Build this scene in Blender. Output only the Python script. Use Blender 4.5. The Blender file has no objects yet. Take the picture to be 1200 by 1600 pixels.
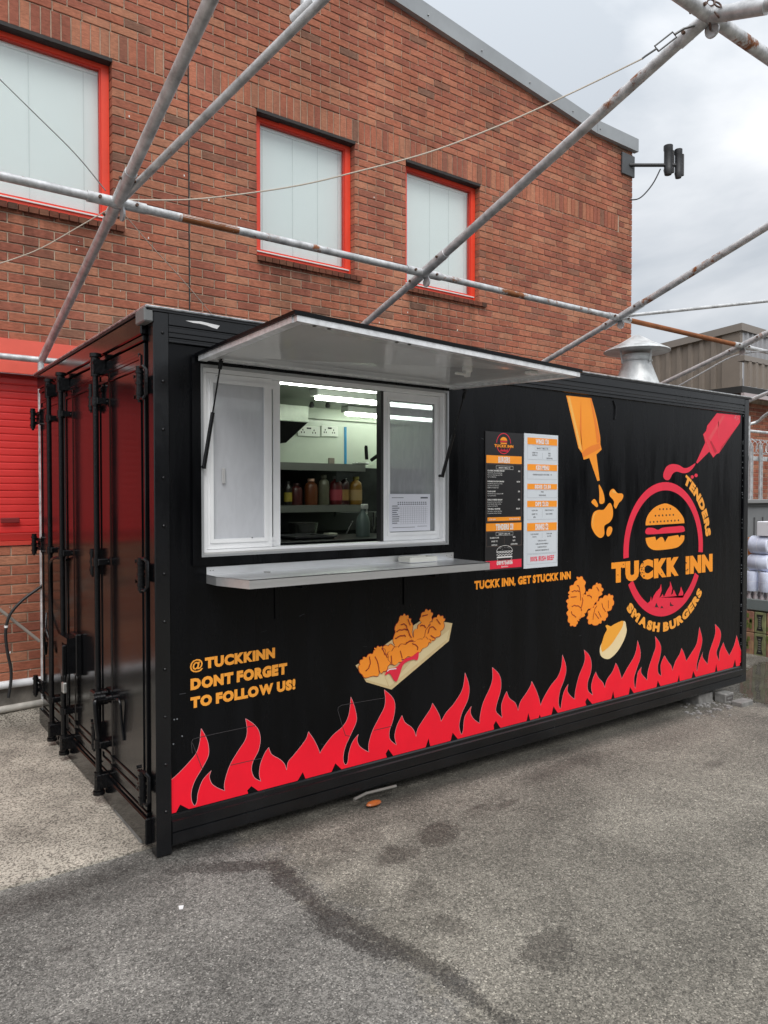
import bpy, bmesh, math, random
from math import sin, cos, pi, radians, atan2, hypot
from mathutils import Vector as V, Matrix
random.seed(7)
sc = bpy.context.scene
col = sc.collection

# ------------------------------------------------------------------ camera
CAM = V((-1.2216, -3.5275, 1.7202)); YAW = .63468; PIT = .0224; FPX = 1159.6
FWD = V((sin(YAW)*cos(PIT), cos(YAW)*cos(PIT), -sin(PIT)))
RGT = V((cos(YAW), -sin(YAW), 0)); UPV = RGT.cross(FWD)
cd = bpy.data.cameras.new('camera'); cam = bpy.data.objects.new('camera', cd); col.objects.link(cam)
cd.sensor_fit = 'VERTICAL'; cd.sensor_height = 36; cd.lens = FPX/1600*36; cd.clip_end = 500; cd.clip_start = .05
m = Matrix((RGT, UPV, -FWD)).transposed().to_4x4(); m.translation = CAM; cam.matrix_world = m
sc.camera = cam

# ------------------------------------------------------------------ overcast sky
SUN_EL, SUN_AZ = radians(50), radians(205)
w = bpy.data.worlds.new('World'); sc.world = w; w.use_nodes = True
nt = w.node_tree; N = nt.nodes; L = nt.links; N.clear()
out = N.new('ShaderNodeOutputWorld'); mixs = N.new('ShaderNodeMixShader')
b1 = N.new('ShaderNodeBackground'); b2 = N.new('ShaderNodeBackground')
sky = N.new('ShaderNodeTexSky'); sky.sky_type = 'NISHITA'; sky.sun_disc = False
sky.sun_elevation = SUN_EL; sky.sun_rotation = SUN_AZ
L.new(sky.outputs[0], b1.inputs[0]); b1.inputs[1].default_value = .09
tc = N.new('ShaderNodeTexCoord'); sep = N.new('ShaderNodeSeparateXYZ'); L.new(tc.outputs['Generated'], sep.inputs[0])
mp = N.new('ShaderNodeMapping'); mp.inputs['Scale'].default_value = (1, 1, 2.2); L.new(tc.outputs['Generated'], mp.inputs[0])
n1 = N.new('ShaderNodeTexNoise'); n1.inputs['Scale'].default_value = 2.3; n1.inputs['Detail'].default_value = 7; n1.inputs['Roughness'].default_value = .5
n1.inputs['Distortion'].default_value = .35
L.new(mp.outputs[0], n1.inputs[0])
cr = N.new('ShaderNodeValToRGB'); L.new(n1.outputs[0], cr.inputs[0])
cr.color_ramp.elements[0].position = .39; cr.color_ramp.elements[0].color = (.45, .485, .525, 1)
cr.color_ramp.elements[1].position = .61; cr.color_ramp.elements[1].color = (.80, .81, .825, 1)
zr = N.new('ShaderNodeMapRange'); L.new(sep.outputs[2], zr.inputs[0])
zr.inputs[1].default_value = 0; zr.inputs[2].default_value = 1; zr.inputs[3].default_value = 0; zr.inputs[4].default_value = 1
zp = N.new('ShaderNodeMath'); zp.operation = 'POWER'; L.new(zr.outputs[0], zp.inputs[0]); zp.inputs[1].default_value = 1.7
zm = N.new('ShaderNodeMapRange'); L.new(zp.outputs[0], zm.inputs[0]); zm.inputs[3].default_value = .80; zm.inputs[4].default_value = 2.1
L.new(cr.outputs[0], b2.inputs[0]); L.new(zm.outputs[0], b2.inputs[1])
mixs.inputs[0].default_value = .92
L.new(b1.outputs[0], mixs.inputs[1]); L.new(b2.outputs[0], mixs.inputs[2]); L.new(mixs.outputs[0], out.inputs[0])
sl = bpy.data.lights.new('sun', 'SUN'); sl.energy = 1.5; sl.angle = radians(40); sl.color = (1, .97, .93)
so = bpy.data.objects.new('sun', sl); col.objects.link(so)
sd = V((sin(SUN_AZ)*cos(SUN_EL), cos(SUN_AZ)*cos(SUN_EL), sin(SUN_EL)))
so.rotation_euler = (-sd).to_track_quat('-Z', 'Y').to_euler(); so.location = (0, 0, 20)
vs = sc.view_settings; vs.view_transform = 'Standard'; vs.look = 'None'; vs.exposure = .44; vs.gamma = 1; vs.use_curve_mapping = False

# ------------------------------------------------------------------ measuring helper: a sight line met with a world plane
def P(px, py, ax, v):
    d = FWD + (px-600)/FPX*RGT - (py-800)/FPX*UPV
    i = 'xyz'.index(ax); return CAM + d*((v-CAM[i])/d[i])
def project(p):
    d = V(p)-CAM; k = d.dot(FWD)
    return (600+FPX*d.dot(RGT)/k, 800-FPX*d.dot(UPV)/k) if k > .05 else (-9999, 0)

# ------------------------------------------------------------------ materials
MC = {}
def mat(name, c, rough=.6, metal=0, vary=0., scale=6., bump=0., bscale=60., spec=.5, c2=None, rvary=0., island=0., emit=None, coat=0., stretch=None):
    if name in MC: return MC[name]
    m = bpy.data.materials.new(name); m.use_nodes = True; nt = m.node_tree; N = nt.nodes; L = nt.links
    b = N['Principled BSDF']; b.inputs['Roughness'].default_value = rough; b.inputs['Metallic'].default_value = metal
    b.inputs['Specular IOR Level'].default_value = spec; b.inputs['Coat Weight'].default_value = coat
    c4 = (*c, 1); b.inputs['Base Color'].default_value = c4
    geo = N.new('ShaderNodeNewGeometry'); vec = geo.outputs['Position']
    if stretch:
        mm = N.new('ShaderNodeMapping'); mm.inputs['Scale'].default_value = stretch; L.new(vec, mm.inputs[0]); vec = mm.outputs[0]
    src = None
    if vary or c2:
        n = N.new('ShaderNodeTexNoise'); n.inputs['Scale'].default_value = scale; n.inputs['Detail'].default_value = 6; n.inputs['Roughness'].default_value = .6
        L.new(vec, n.inputs[0])
        r = N.new('ShaderNodeValToRGB'); L.new(n.outputs[0], r.inputs[0])
        r.color_ramp.elements[0].position = .35; r.color_ramp.elements[1].position = .65
        a = c2 or tuple(x*(1-vary) for x in c); bb = c if c2 else tuple(min(1, x*(1+vary)) for x in c)
        r.color_ramp.elements[0].color = (*a, 1); r.color_ramp.elements[1].color = (*bb, 1)
        L.new(r.outputs[0], b.inputs['Base Color']); src = r.outputs[0]
        if rvary:
            q = N.new('ShaderNodeMapRange'); L.new(n.outputs[0], q.inputs[0]); q.inputs[1].default_value = .3; q.inputs[2].default_value = .7
            q.inputs[3].default_value = rough-rvary; q.inputs[4].default_value = rough+rvary; L.new(q.outputs[0], b.inputs['Roughness'])
    if bump:
        n = N.new('ShaderNodeTexNoise'); n.inputs['Scale'].default_value = bscale; n.inputs['Detail'].default_value = 5; L.new(vec, n.inputs[0])
        bp = N.new('ShaderNodeBump'); bp.inputs['Strength'].default_value = bump; bp.inputs['Distance'].default_value = .01
        L.new(n.outputs[0], bp.inputs['Height']); L.new(bp.outputs[0], b.inputs['Normal'])
    if emit:
        b.inputs['Emission Color'].default_value = (*emit[:3], 1); b.inputs['Emission Strength'].default_value = emit[3]
    MC[name] = m; return m

def brick_mat(name='brick_face', tones=None, dark=1.):
    if name in MC: return MC[name]
    m = bpy.data.materials.new(name); m.use_nodes = True; nt = m.node_tree; N = nt.nodes; L = nt.links
    b = N['Principled BSDF']; b.inputs['Roughness'].default_value = .88; b.inputs['Specular IOR Level'].default_value = .25
    geo = N.new('ShaderNodeNewGeometry'); oi = N.new('ShaderNodeObjectInfo')
    ad = N.new('ShaderNodeMath'); ad.operation = 'ADD'; L.new(geo.outputs['Random Per Island'], ad.inputs[0]); L.new(oi.outputs['Random'], ad.inputs[1])
    fr = N.new('ShaderNodeMath'); fr.operation = 'FRACT'; L.new(ad.outputs[0], fr.inputs[0])
    r = N.new('ShaderNodeValToRGB'); L.new(fr.outputs[0], r.inputs[0]); e = r.color_ramp
    tones = tones or [(p_, (c_[0]*.86, c_[1]*.715, c_[2]*.67)) for p_, c_ in [(0, (.25, .16, .12)), (.02, (.30, .17, .12)), (.04, (.36, .150, .105)), (.18, (.40, .165, .115)), (.35, (.46, .190, .120)), (.6, (.50, .225, .145)), (.78, (.53, .275, .175)), (.86, (.47, .250, .165)), (.93, (.42, .165, .11)), (1, (.33, .165, .12))]]
    e.elements[0].position = 0; e.elements[0].color = (*[x*dark for x in tones[0][1]], 1)
    e.elements[1].position = 1; e.elements[1].color = (*[x*dark for x in tones[-1][1]], 1)
    for p, c in tones[1:-1]:
        q = e.elements.new(p); q.color = (*[x*dark for x in c], 1)
    mm = N.new('ShaderNodeMapping'); mm.inputs['Scale'].default_value = (1, 1, 3.5); L.new(geo.outputs['Position'], mm.inputs[0])
    n = N.new('ShaderNodeTexNoise'); n.inputs['Scale'].default_value = 26; n.inputs['Detail'].default_value = 7; n.inputs['Roughness'].default_value = .7; L.new(mm.outputs[0], n.inputs[0])
    n2 = N.new('ShaderNodeTexNoise'); n2.inputs['Scale'].default_value = 1.3; n2.inputs['Detail'].default_value = 9; n2.inputs['Roughness'].default_value = .68; m2_ = N.new('ShaderNodeMapping'); m2_.inputs['Scale'].default_value = (1.6, 1, .55); L.new(geo.outputs['Position'], m2_.inputs[0]); L.new(m2_.outputs[0], n2.inputs[0])
    q = N.new('ShaderNodeMapRange'); L.new(n.outputs[0], q.inputs[0]); q.inputs[1].default_value = .3; q.inputs[2].default_value = .7; q.inputs[3].default_value = .66; q.inputs[4].default_value = 1.26
    q2 = N.new('ShaderNodeMapRange'); L.new(n2.outputs[0], q2.inputs[0]); q2.inputs[1].default_value = .3; q2.inputs[2].default_value = .7; q2.inputs[3].default_value = .66; q2.inputs[4].default_value = 1.22
    mu = N.new('ShaderNodeMath'); mu.operation = 'MULTIPLY'; L.new(q.outputs[0], mu.inputs[0]); L.new(q2.outputs[0], mu.inputs[1])
    fac = mu.outputs[0]
    def M2(op, x, y):
        q_ = N.new('ShaderNodeMath'); q_.operation = op
        for i_, k_ in enumerate((x, y)):
            if isinstance(k_, (int, float)): q_.inputs[i_].default_value = k_
            else: L.new(k_, q_.inputs[i_])
        return q_.outputs[0]
    def R2(x, a, b_, c, d):
        q_ = N.new('ShaderNodeMapRange'); L.new(x, q_.inputs[0])
        for i_, k_ in enumerate((a, b_, c, d)): q_.inputs[i_+1].default_value = k_
        return q_.outputs[0]
    if name == 'brick_face':      # water runs and soot below each sill and at the gable corner
        sp_ = N.new('ShaderNodeSeparateXYZ'); L.new(geo.outputs['Position'], sp_.inputs[0]); X_, Z_ = sp_.outputs[0], sp_.outputs[2]
        m3 = N.new('ShaderNodeMapping'); m3.inputs['Scale'].default_value = (9, 1, .8); L.new(geo.outputs['Position'], m3.inputs[0])
        n3 = N.new('ShaderNodeTexNoise'); n3.inputs['Scale'].default_value = 1.6; n3.inputs['Detail'].default_value = 6; L.new(m3.outputs[0], n3.inputs[0])
        run = R2(n3.outputs[0], .4, .62, .15, 1)
        for xa, xb in ((-1.25, .70), (1.95, 3.16), (3.72, 4.92)):
            mk = M2('MULTIPLY', M2('MULTIPLY', R2(X_, xa-.05, xa+.05, 0, 1), R2(X_, xb-.05, xb+.05, 1, 0)), M2('MULTIPLY', R2(Z_, 3.2, 3.95, 0, .42), R2(Z_, 3.96, 3.99, 1, 0)))
            fac = M2('MULTIPLY', fac, M2('SUBTRACT', 1, M2('MULTIPLY', mk, run)))
        mk = M2('MULTIPLY', R2(X_, 7.0, 7.75, 0, .38), R2(Z_, 5.6, 6.5, 0, 1)); fac = M2('MULTIPLY', fac, M2('SUBTRACT', 1, M2('MULTIPLY', mk, run)))
    vm = N.new('ShaderNodeVectorMath'); vm.operation = 'SCALE'; L.new(r.outputs[0], vm.inputs[0]); L.new(fac, vm.inputs['Scale'])
    L.new(vm.outputs[0], b.inputs['Base Color'])
    bp = N.new('ShaderNodeBump'); bp.inputs['Strength'].default_value = .55; bp.inputs['Distance'].default_value = .006
    L.new(n.outputs[0], bp.inputs['Height']); L.new(bp.outputs[0], b.inputs['Normal'])
    MC[name] = m; return m

def galv_mat(name, rust):
    if name in MC: return MC[name]
    m = bpy.data.materials.new(name); m.use_nodes = True; nt = m.node_tree; N = nt.nodes; L = nt.links
    b = N['Principled BSDF']; geo = N.new('ShaderNodeNewGeometry')
    n = N.new('ShaderNodeTexNoise'); n.inputs['Scale'].default_value = 14; n.inputs['Detail'].default_value = 8; n.inputs['Roughness'].default_value = .65; L.new(geo.outputs['Position'], n.inputs[0])
    r = N.new('ShaderNodeValToRGB'); L.new(n.outputs[0], r.inputs[0]); e = r.color_ramp
    e.elements[0].position = .32; e.elements[0].color = (.34, .345, .35, 1); e.elements[1].position = .68; e.elements[1].color = (.74, .75, .76, 1)
    n2 = N.new('ShaderNodeTexNoise'); n2.inputs['Scale'].default_value = 3.3; n2.inputs['Detail'].default_value = 9; n2.inputs['Roughness'].default_value = .72; L.new(geo.outputs['Position'], n2.inputs[0])
    k = N.new('ShaderNodeValToRGB'); L.new(n2.outputs[0], k.inputs[0]); k.color_ramp.elements[0].position = rust; k.color_ramp.elements[1].position = rust+.05
    rc = N.new('ShaderNodeValToRGB'); L.new(n.outputs[0], rc.inputs[0]); rc.color_ramp.elements[0].color = (.10, .035, .014, 1); rc.color_ramp.elements[1].color = (.40, .14, .045, 1)
    mx = N.new('ShaderNodeMix'); mx.data_type = 'RGBA'; L.new(k.outputs[0], mx.inputs['Factor']); L.new(r.outputs[0], mx.inputs['A']); L.new(rc.outputs[0], mx.inputs['B'])
    L.new(mx.outputs['Result'], b.inputs['Base Color'])
    me = N.new('ShaderNodeMapRange'); L.new(k.outputs[0], me.inputs[0]); me.inputs[3].default_value = .28; me.inputs[4].default_value = 0; L.new(me.outputs[0], b.inputs['Metallic'])
    ro = N.new('ShaderNodeMapRange'); L.new(k.outputs[0], ro.inputs[0]); ro.inputs[3].default_value = .36; ro.inputs[4].default_value = .9; L.new(ro.outputs[0], b.inputs['Roughness'])
    bp = N.new('ShaderNodeBump'); bp.inputs['Strength'].default_value = .25; bp.inputs['Distance'].default_value = .004; L.new(n.outputs[0], bp.inputs['Height']); L.new(bp.outputs[0], b.inputs['Normal'])
    MC[name] = m; return m

def glass_mat(name, tint=(.9, .95, .95), refl=.5, body=0., bodyc=(.4, .42, .44), wave=0.):
    if name in MC: return MC[name]
    m = bpy.data.materials.new(name); m.use_nodes = True; nt = m.node_tree; N = nt.nodes; L = nt.links
    N.remove(N['Principled BSDF']); o = N['Material Output']
    tr = N.new('ShaderNodeBsdfTransparent'); tr.inputs[0].default_value = (*tint, 1)
    gl = N.new('ShaderNodeBsdfGlossy'); gl.inputs['Roughness'].default_value = .03
    fr = N.new('ShaderNodeFresnel'); gb = N.new('ShaderNodeNewGeometry'); io = N.new('ShaderNodeMapRange'); L.new(gb.outputs['Backfacing'], io.inputs[0]); io.inputs[3].default_value = 1.5; io.inputs[4].default_value = 1/1.5; L.new(io.outputs[0], fr.inputs[0])
    mu = N.new('ShaderNodeMath'); mu.operation = 'MULTIPLY'; L.new(fr.outputs[0], mu.inputs[0]); mu.inputs[1].default_value = refl*2
    mx = N.new('ShaderNodeMixShader'); L.new(mu.outputs[0], mx.inputs[0]); L.new(gl.outputs[0], mx.inputs[2])
    if body:
        df = N.new('ShaderNodeBsdfDiffuse'); df.inputs[0].default_value = (*bodyc, 1); m2 = N.new('ShaderNodeMixShader'); m2.inputs[0].default_value = body
        if wave:
            geo = N.new('ShaderNodeNewGeometry'); wv = N.new('ShaderNodeTexNoise'); mm = N.new('ShaderNodeMapping'); mm.inputs['Scale'].default_value = (9, 1, 3); mm.inputs['Rotation'].default_value = (0, .25, 0)
            L.new(geo.outputs['Position'], mm.inputs[0]); L.new(mm.outputs[0], wv.inputs[0]); wv.inputs['Scale'].default_value = 2.2; wv.inputs['Distortion'].default_value = 1.5
            q = N.new('ShaderNodeMapRange'); L.new(wv.outputs[0], q.inputs[0]); q.inputs[1].default_value = .3; q.inputs[2].default_value = .7
            q.inputs[3].default_value = body-wave; q.inputs[4].default_value = body+wave; L.new(q.outputs[0], m2.inputs[0])
        L.new(tr.outputs[0], m2.inputs[1]); L.new(df.outputs[0], m2.inputs[2]); L.new(m2.outputs[0], mx.inputs[1])
    else: L.new(tr.outputs[0], mx.inputs[1])
    L.new(mx.outputs[0], o.inputs[0]); MC[name] = m; return m

# ------------------------------------------------------------------ mesh helpers
LOC = {}
class MB:
    def __init__(s): s.v = []; s.f = []
    def add(s, vs, fs):
        k = len(s.v); s.v += [tuple(q) for q in vs]; s.f += [tuple(i+k for i in f) for f in fs]; return s
    def box(s, x0, x1, y0, y1, z0, z1, b=0.):
        if x0 > x1: x0, x1 = x1, x0
        if y0 > y1: y0, y1 = y1, y0
        if z0 > z1: z0, z1 = z1, z0
        if not b:
            vs = [(x, y, z) for z in (z0, z1) for x, y in ((x0, y0), (x1, y0), (x1, y1), (x0, y1))]
            return s.add(vs, [(3, 2, 1, 0), (4, 5, 6, 7), (0, 1, 5, 4), (1, 2, 6, 5), (2, 3, 7, 6), (3, 0, 4, 7)])
        bm = bmesh.new(); g = bmesh.ops.create_cube(bm, size=1)
        for q in bm.verts: q.co = V(((x0+x1)/2+q.co.x*(x1-x0), (y0+y1)/2+q.co.y*(y1-y0), (z0+z1)/2+q.co.z*(z1-z0)))
        bmesh.ops.bevel(bm, geom=bm.edges[:], offset=min(b, (x1-x0)*.45, (y1-y0)*.45, (z1-z0)*.45), segments=1, affect='EDGES')
        return s.bm(bm)
    def bm(s, bm, M=None):
        bm.verts.index_update(); vs = [(M @ q.co if M else q.co.copy()) for q in bm.verts]; fs = [tuple(q.index for q in f.verts) for f in bm.faces]; bm.free(); return s.add(vs, fs)
    def tube(s, pts, r, n=12, caps=True):
        pts = [V(p) for p in pts]; rr = r if isinstance(r, (list, tuple)) else [r]*len(pts)
        rings = []; prev = None
        for i, p in enumerate(pts):
            d = (pts[min(i+1, len(pts)-1)]-pts[max(i-1, 0)])
            d = d.normalized() if d.length > 1e-9 else V((0, 0, 1))
            if prev is None: u = d.orthogonal().normalized()
            else:
                u = prev - d*prev.dot(d)
                u = u.normalized() if u.length > 1e-6 else d.orthogonal().normalized()
            prev = u; q = d.cross(u)
            rings.append([p + (u*cos(2*pi*k/n)+q*sin(2*pi*k/n))*rr[i] for k in range(n)])
        vs = [v for R_ in rings for v in R_]; fs = []
        for i in range(len(rings)-1):
            for k in range(n): fs.append((i*n+k, i*n+(k+1) % n, (i+1)*n+(k+1) % n, (i+1)*n+k))
        if caps: fs.append(tuple(range(n-1, -1, -1))); fs.append(tuple((len(rings)-1)*n+k for k in range(n)))
        return s.add(vs, fs)
    def lathe(s, c, prof, n=24, sx=1., sy=1.):
        vs = []; fs = []
        for r, z in prof:
            vs += [(c[0]+cos(2*pi*k/n)*r*sx, c[1]+sin(2*pi*k/n)*r*sy, c[2]+z) for k in range(n)]
        for i in range(len(prof)-1):
            for k in range(n): fs.append((i*n+k, i*n+(k+1) % n, (i+1)*n+(k+1) % n, (i+1)*n+k))
        fs.append(tuple(range(n-1, -1, -1))); fs.append(tuple((len(prof)-1)*n+k for k in range(n)))
        return s.add(vs, fs)
    def poly(s, pts): return s.add(pts, [tuple(range(len(pts)))])
    def prism(s, pts, d):
        n = len(pts); d = V(d); vs = [V(p) for p in pts]+[V(p)+d for p in pts]
        return s.add(vs, [tuple(range(n-1, -1, -1)), tuple(range(n, 2*n))]+[(i, (i+1) % n, n+(i+1) % n, n+i) for i in range(n)])
    def build(s, name, mt, parent=None, smooth=False, mats=None, **tags):
        me = bpy.data.meshes.new(name); o0 = V(LOC.get(parent.name, (0, 0, 0))) if parent else V(tags.pop('loc', (0, 0, 0)))
        me.from_pydata([tuple(V(q)-o0) for q in s.v], [], s.f)
        me.materials.append(mt); me.validate()
        bm = bmesh.new(); bm.from_mesh(me); bmesh.ops.recalc_face_normals(bm, faces=bm.faces)
        if smooth:
            for f in bm.faces: f.smooth = True
            for e in bm.edges:
                if len(e.link_faces) == 2 and e.calc_face_angle(0) > radians(35): e.smooth = False
        bm.to_mesh(me); bm.free()
        o = bpy.data.objects.new(name, me); col.objects.link(o)
        if parent: o.parent = parent
        else: o.location = o0
        LOC[o.name] = tuple(o0)
        for k, v in tags.items(): o[k] = v
        return o

def thing(name, label, cat, loc=(0, 0, 0), group=None):
    o = bpy.data.objects.new(name, None); o.empty_display_size = .1; col.objects.link(o); o.location = loc
    LOC[o.name] = tuple(loc); o['label'] = label; o['category'] = cat
    if group: o['group'] = group
    return o
def tagd(label, cat, group=None, **k):
    d = dict(label=label, category=cat, **k)
    if group: d['group'] = group
    return d
def slab(mb, u0, u1, v0, v1, holes, w0, w1, fn):
    """plate with rectangular holes, front at w0, back at w1, rims closed"""
    us = sorted({u0, u1, *[x for h in holes for x in h[:2] if u0 < x < u1]}); vs = sorted({v0, v1, *[x for h in holes for x in h[2:] if v0 < x < v1]})
    def inh(u, v): return any(h[0] < u < h[1] and h[2] < v < h[3] for h in holes) or not (u0 < u < u1 and v0 < v < v1)
    for i in range(len(us)-1):
        for j in range(len(vs)-1):
            a, b, c, d = us[i], us[i+1], vs[j], vs[j+1]; mu, mv = (a+b)/2, (c+d)/2
            if inh(mu, mv): continue
            for ww in (w0, w1): mb.poly([fn(a, c, ww), fn(b, c, ww), fn(b, d, ww), fn(a, d, ww)])
            e = 1e-4
            if inh(a-e, mv): mb.poly([fn(a, c, w0), fn(a, d, w0), fn(a, d, w1), fn(a, c, w1)])
            if inh(b+e, mv): mb.poly([fn(b, c, w0), fn(b, d, w0), fn(b, d, w1), fn(b, c, w1)])
            if inh(mu, c-e): mb.poly([fn(a, c, w0), fn(b, c, w0), fn(b, c, w1), fn(a, c, w1)])
            if inh(mu, d+e): mb.poly([fn(a, d, w0), fn(b, d, w0), fn(b, d, w1), fn(a, d, w1)])
    return mb

# ================================================================== GROUND
def gz(x, y): return -.042 - .015*max(0., x) + .022*max(0., min(y, 2.44)) + .45*max(0., min(y-2.44, .19))
def ground_mat():
    m = bpy.data.materials.new('asphalt'); m.use_nodes = True; nt = m.node_tree; N = nt.nodes; L = nt.links
    b = N['Principled BSDF']; geo = N.new('ShaderNodeNewGeometry'); pos = geo.outputs['Position']
    def noise(s, d=5, r=.6, dist=0.):
        n = N.new('ShaderNodeTexNoise'); n.inputs['Scale'].default_value = s; n.inputs['Detail'].default_value = d; n.inputs['Roughness'].default_value = r; n.inputs['Distortion'].default_value = dist
        L.new(pos, n.inputs[0]); return n.outputs[0]
    def rng(x, a, b_, c, d):
        q = N.new('ShaderNodeMapRange'); q.inputs[1].default_value = a; q.inputs[2].default_value = b_; q.inputs[3].default_value = c; q.inputs[4].default_value = d
        if hasattr(x, 'links'): L.new(x, q.inputs[0])
        return q.outputs[0]
    def mth(op, x, y):
        q = N.new('ShaderNodeMath'); q.operation = op
        for i, k in enumerate((x, y)):
            if isinstance(k, (int, float)): q.inputs[i].default_value = k
            else: L.new(k, q.inputs[i])
        return q.outputs[0]
    sep = N.new('ShaderNodeSeparateXYZ'); L.new(pos, sep.inputs[0])
    vo = N.new('ShaderNodeTexVoronoi'); vo.inputs['Scale'].default_value = 165; L.new(pos, vo.inputs[0])
    vs_ = N.new('ShaderNodeSeparateColor'); L.new(vo.outputs['Color'], vs_.inputs[0])
    stone = vs_.outputs[0]
    fine = noise(220, 3); mid = noise(38, 6, .7); big = noise(1.6, 6, .6, .4); warp = noise(3.1, 7, .65); warp2 = noise(11, 6, .7)
    br = rng(stone, 0, 1, .52, 1.55); br = mth('MULTIPLY', br, rng(fine, .35, .65, .7, 1.3)); br = mth('MULTIPLY', br, rng(mid, .33, .67, .70, 1.30)); br = mth('MULTIPLY', br, rng(big, .35, .65, .74, 1.22))
    # stones standing bright
    sp = rng(vs_.outputs[1], .93, .95, 0, 1.1); br = mth('ADD', br, sp)
    wob = mth('ADD', mth('ADD', rng(warp, .3, .7, -.12, .12), rng(warp2, .3, .7, -.08, .08)), mth('MULTIPLY', mth('SUBTRACT', stone, .5), .09))
    wet = None
    def stain(cx, cy, rx, ry, rot, soft, amt):
        dx = mth('SUBTRACT', sep.outputs[0], cx); dy = mth('SUBTRACT', sep.outputs[1], cy); c, s_ = cos(rot), sin(rot)
        u = mth('DIVIDE', mth('ADD', mth('MULTIPLY', dx, c), mth('MULTIPLY', dy, s_)), rx); v = mth('DIVIDE', mth('SUBTRACT', mth('MULTIPLY', dy, c), mth('MULTIPLY', dx, s_)), ry)
        r2 = mth('SQRT', mth('ADD', mth('MULTIPLY', u, u), mth('MULTIPLY', v, v)), 0)
        r3 = mth('ADD', r2, mth('MULTIPLY', wob, 3.2 if rx < .3 else 1.4))
        return rng(r3, 1-soft, 1+soft, amt, 0)
    def G(px, py): q = P(px, py, 'z', 0); return q.x, q.y
    st = []
    for (px, py, rx, ry, rot, soft, amt) in [(680, 1285, .16, .11, .3, .18, .46), (618, 1318, .15, .08, 0, .2, .40), (860, 1458, .15, .085, .2, .2, .44), (703, 1425, .07, .10, .3, .2, .36), (880, 1478, .08, .05, .2, .25, .34), (745, 1243, .10, .03, .2, .2, .40), (790, 1238, .12, .04, .2, .2, .42),
                                            (655, 1372, .10, .07, .5, .4, .26), (760, 1240, .26, .05, .3, .4, .30), (880, 1178, .4, .10, .1, .5, .38), (1120, 1170, .16, .05, 0, .5, .35),
                                            (1055, 1130, .35, .12, 0, .6, .25), (1020, 1400, .6, .5, 0, .8, .14), (210, 1368, .32, .10, .1, .6, .32), (105, 1467, .03, .02, 0, .5, .45), (790, 1300, .5, .30, .4, .8, .16), (545, 1300, .16, .12, .2, .4, .24)]:
        x, y = G(px, py); st.append(stain(x, y, rx, ry, rot, soft, amt))
    def seg(pa, pb, wd, soft, amt):
        (ax, ay), (bx_, by_) = G(*pa), G(*pb); ex, ey = bx_-ax, by_-ay; l2 = ex*ex+ey*ey
        dx = mth('SUBTRACT', sep.outputs[0], ax); dy = mth('SUBTRACT', sep.outputs[1], ay)
        tt = mth('DIVIDE', mth('ADD', mth('MULTIPLY', dx, ex), mth('MULTIPLY', dy, ey)), l2); tt = mth('MINIMUM', mth('MAXIMUM', tt, 0), 1)
        qx = mth('SUBTRACT', dx, mth('MULTIPLY', tt, ex)); qy = mth('SUBTRACT', dy, mth('MULTIPLY', tt, ey))
        ds = mth('SQRT', mth('ADD', mth('MULTIPLY', qx, qx), mth('MULTIPLY', qy, qy)), 0); ds = mth('ADD', ds, mth('MULTIPLY', wob, .28))
        return rng(ds, wd-soft, wd+soft, amt, 0)
    for pa, pb, wd in (((270, 1345), (430, 1335), .055), ((430, 1340), (520, 1425), .062), ((515, 1410), (690, 1495), .048), ((690, 1500), (835, 1612), .028), ((530, 1440), (600, 1470), .035)): st.append(seg(pa, pb, wd, .014, .50))
    st.append(stain(2.2, -.04, 3.6, .12, .0, .6, .62))             # damp deepened by painted contact shade along the container foot
    light = [stain(*G(px, py), rx, ry, rot, .35, amt) for px, py, rx, ry, rot, amt in ((535, 1345, .22, .10, .3, .42), (610, 1365, .18, .10, .8, .34), (560, 1300, .35, .10, 0, .30), (760, 1440, .5, .2, .5, .22), (1060, 1230, .9, .35, 0, .2), (180, 1500, .25, .2, 0, .2), (700, 1370, .3, .1, .2, .22), (330, 1440, .5, .2, 0, .16))]
    lt_ = light[0]
    for k in light[1:]: lt_ = mth('MAXIMUM', lt_, k)
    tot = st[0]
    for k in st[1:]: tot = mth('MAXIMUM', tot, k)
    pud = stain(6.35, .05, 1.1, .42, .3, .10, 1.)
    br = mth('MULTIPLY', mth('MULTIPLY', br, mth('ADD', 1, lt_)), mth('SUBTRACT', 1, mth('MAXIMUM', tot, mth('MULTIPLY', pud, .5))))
    side = rng(mth('ADD', sep.outputs[0], wob), .42, .56, 0, 1)     # older grey lay on the left, browner on the right
    mx = N.new('ShaderNodeMix'); mx.data_type = 'RGBA'; L.new(side, mx.inputs['Factor'])
    mx.inputs['A'].default_value = (.154, .147, .134, 1); mx.inputs['B'].default_value = (.166, .154, .130, 1)
    vm = N.new('ShaderNodeVectorMath'); vm.operation = 'SCALE'; L.new(mx.outputs['Result'], vm.inputs[0]); L.new(br, vm.inputs['Scale']); L.new(vm.outputs[0], b.inputs['Base Color'])
    rough = mth('SUBTRACT', rng(tot, 0, .5, .93, .62), mth('MULTIPLY', pud, .86)); L.new(rough, b.inputs['Roughness'])
    hgt = mth('ADD', mth('MULTIPLY', stone, .5), mth('MULTIPLY', mid, .8)); hgt = mth('MULTIPLY', hgt, mth('SUBTRACT', 1.02, pud))
    bp = N.new('ShaderNodeBump'); bp.inputs['Strength'].default_value = .45; bp.inputs['Distance'].default_value = .005; L.new(hgt, bp.inputs['Height']); L.new(bp.outputs[0], b.inputs['Normal'])
    b.inputs['Specular IOR Level'].default_value = .35
    return m
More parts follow.
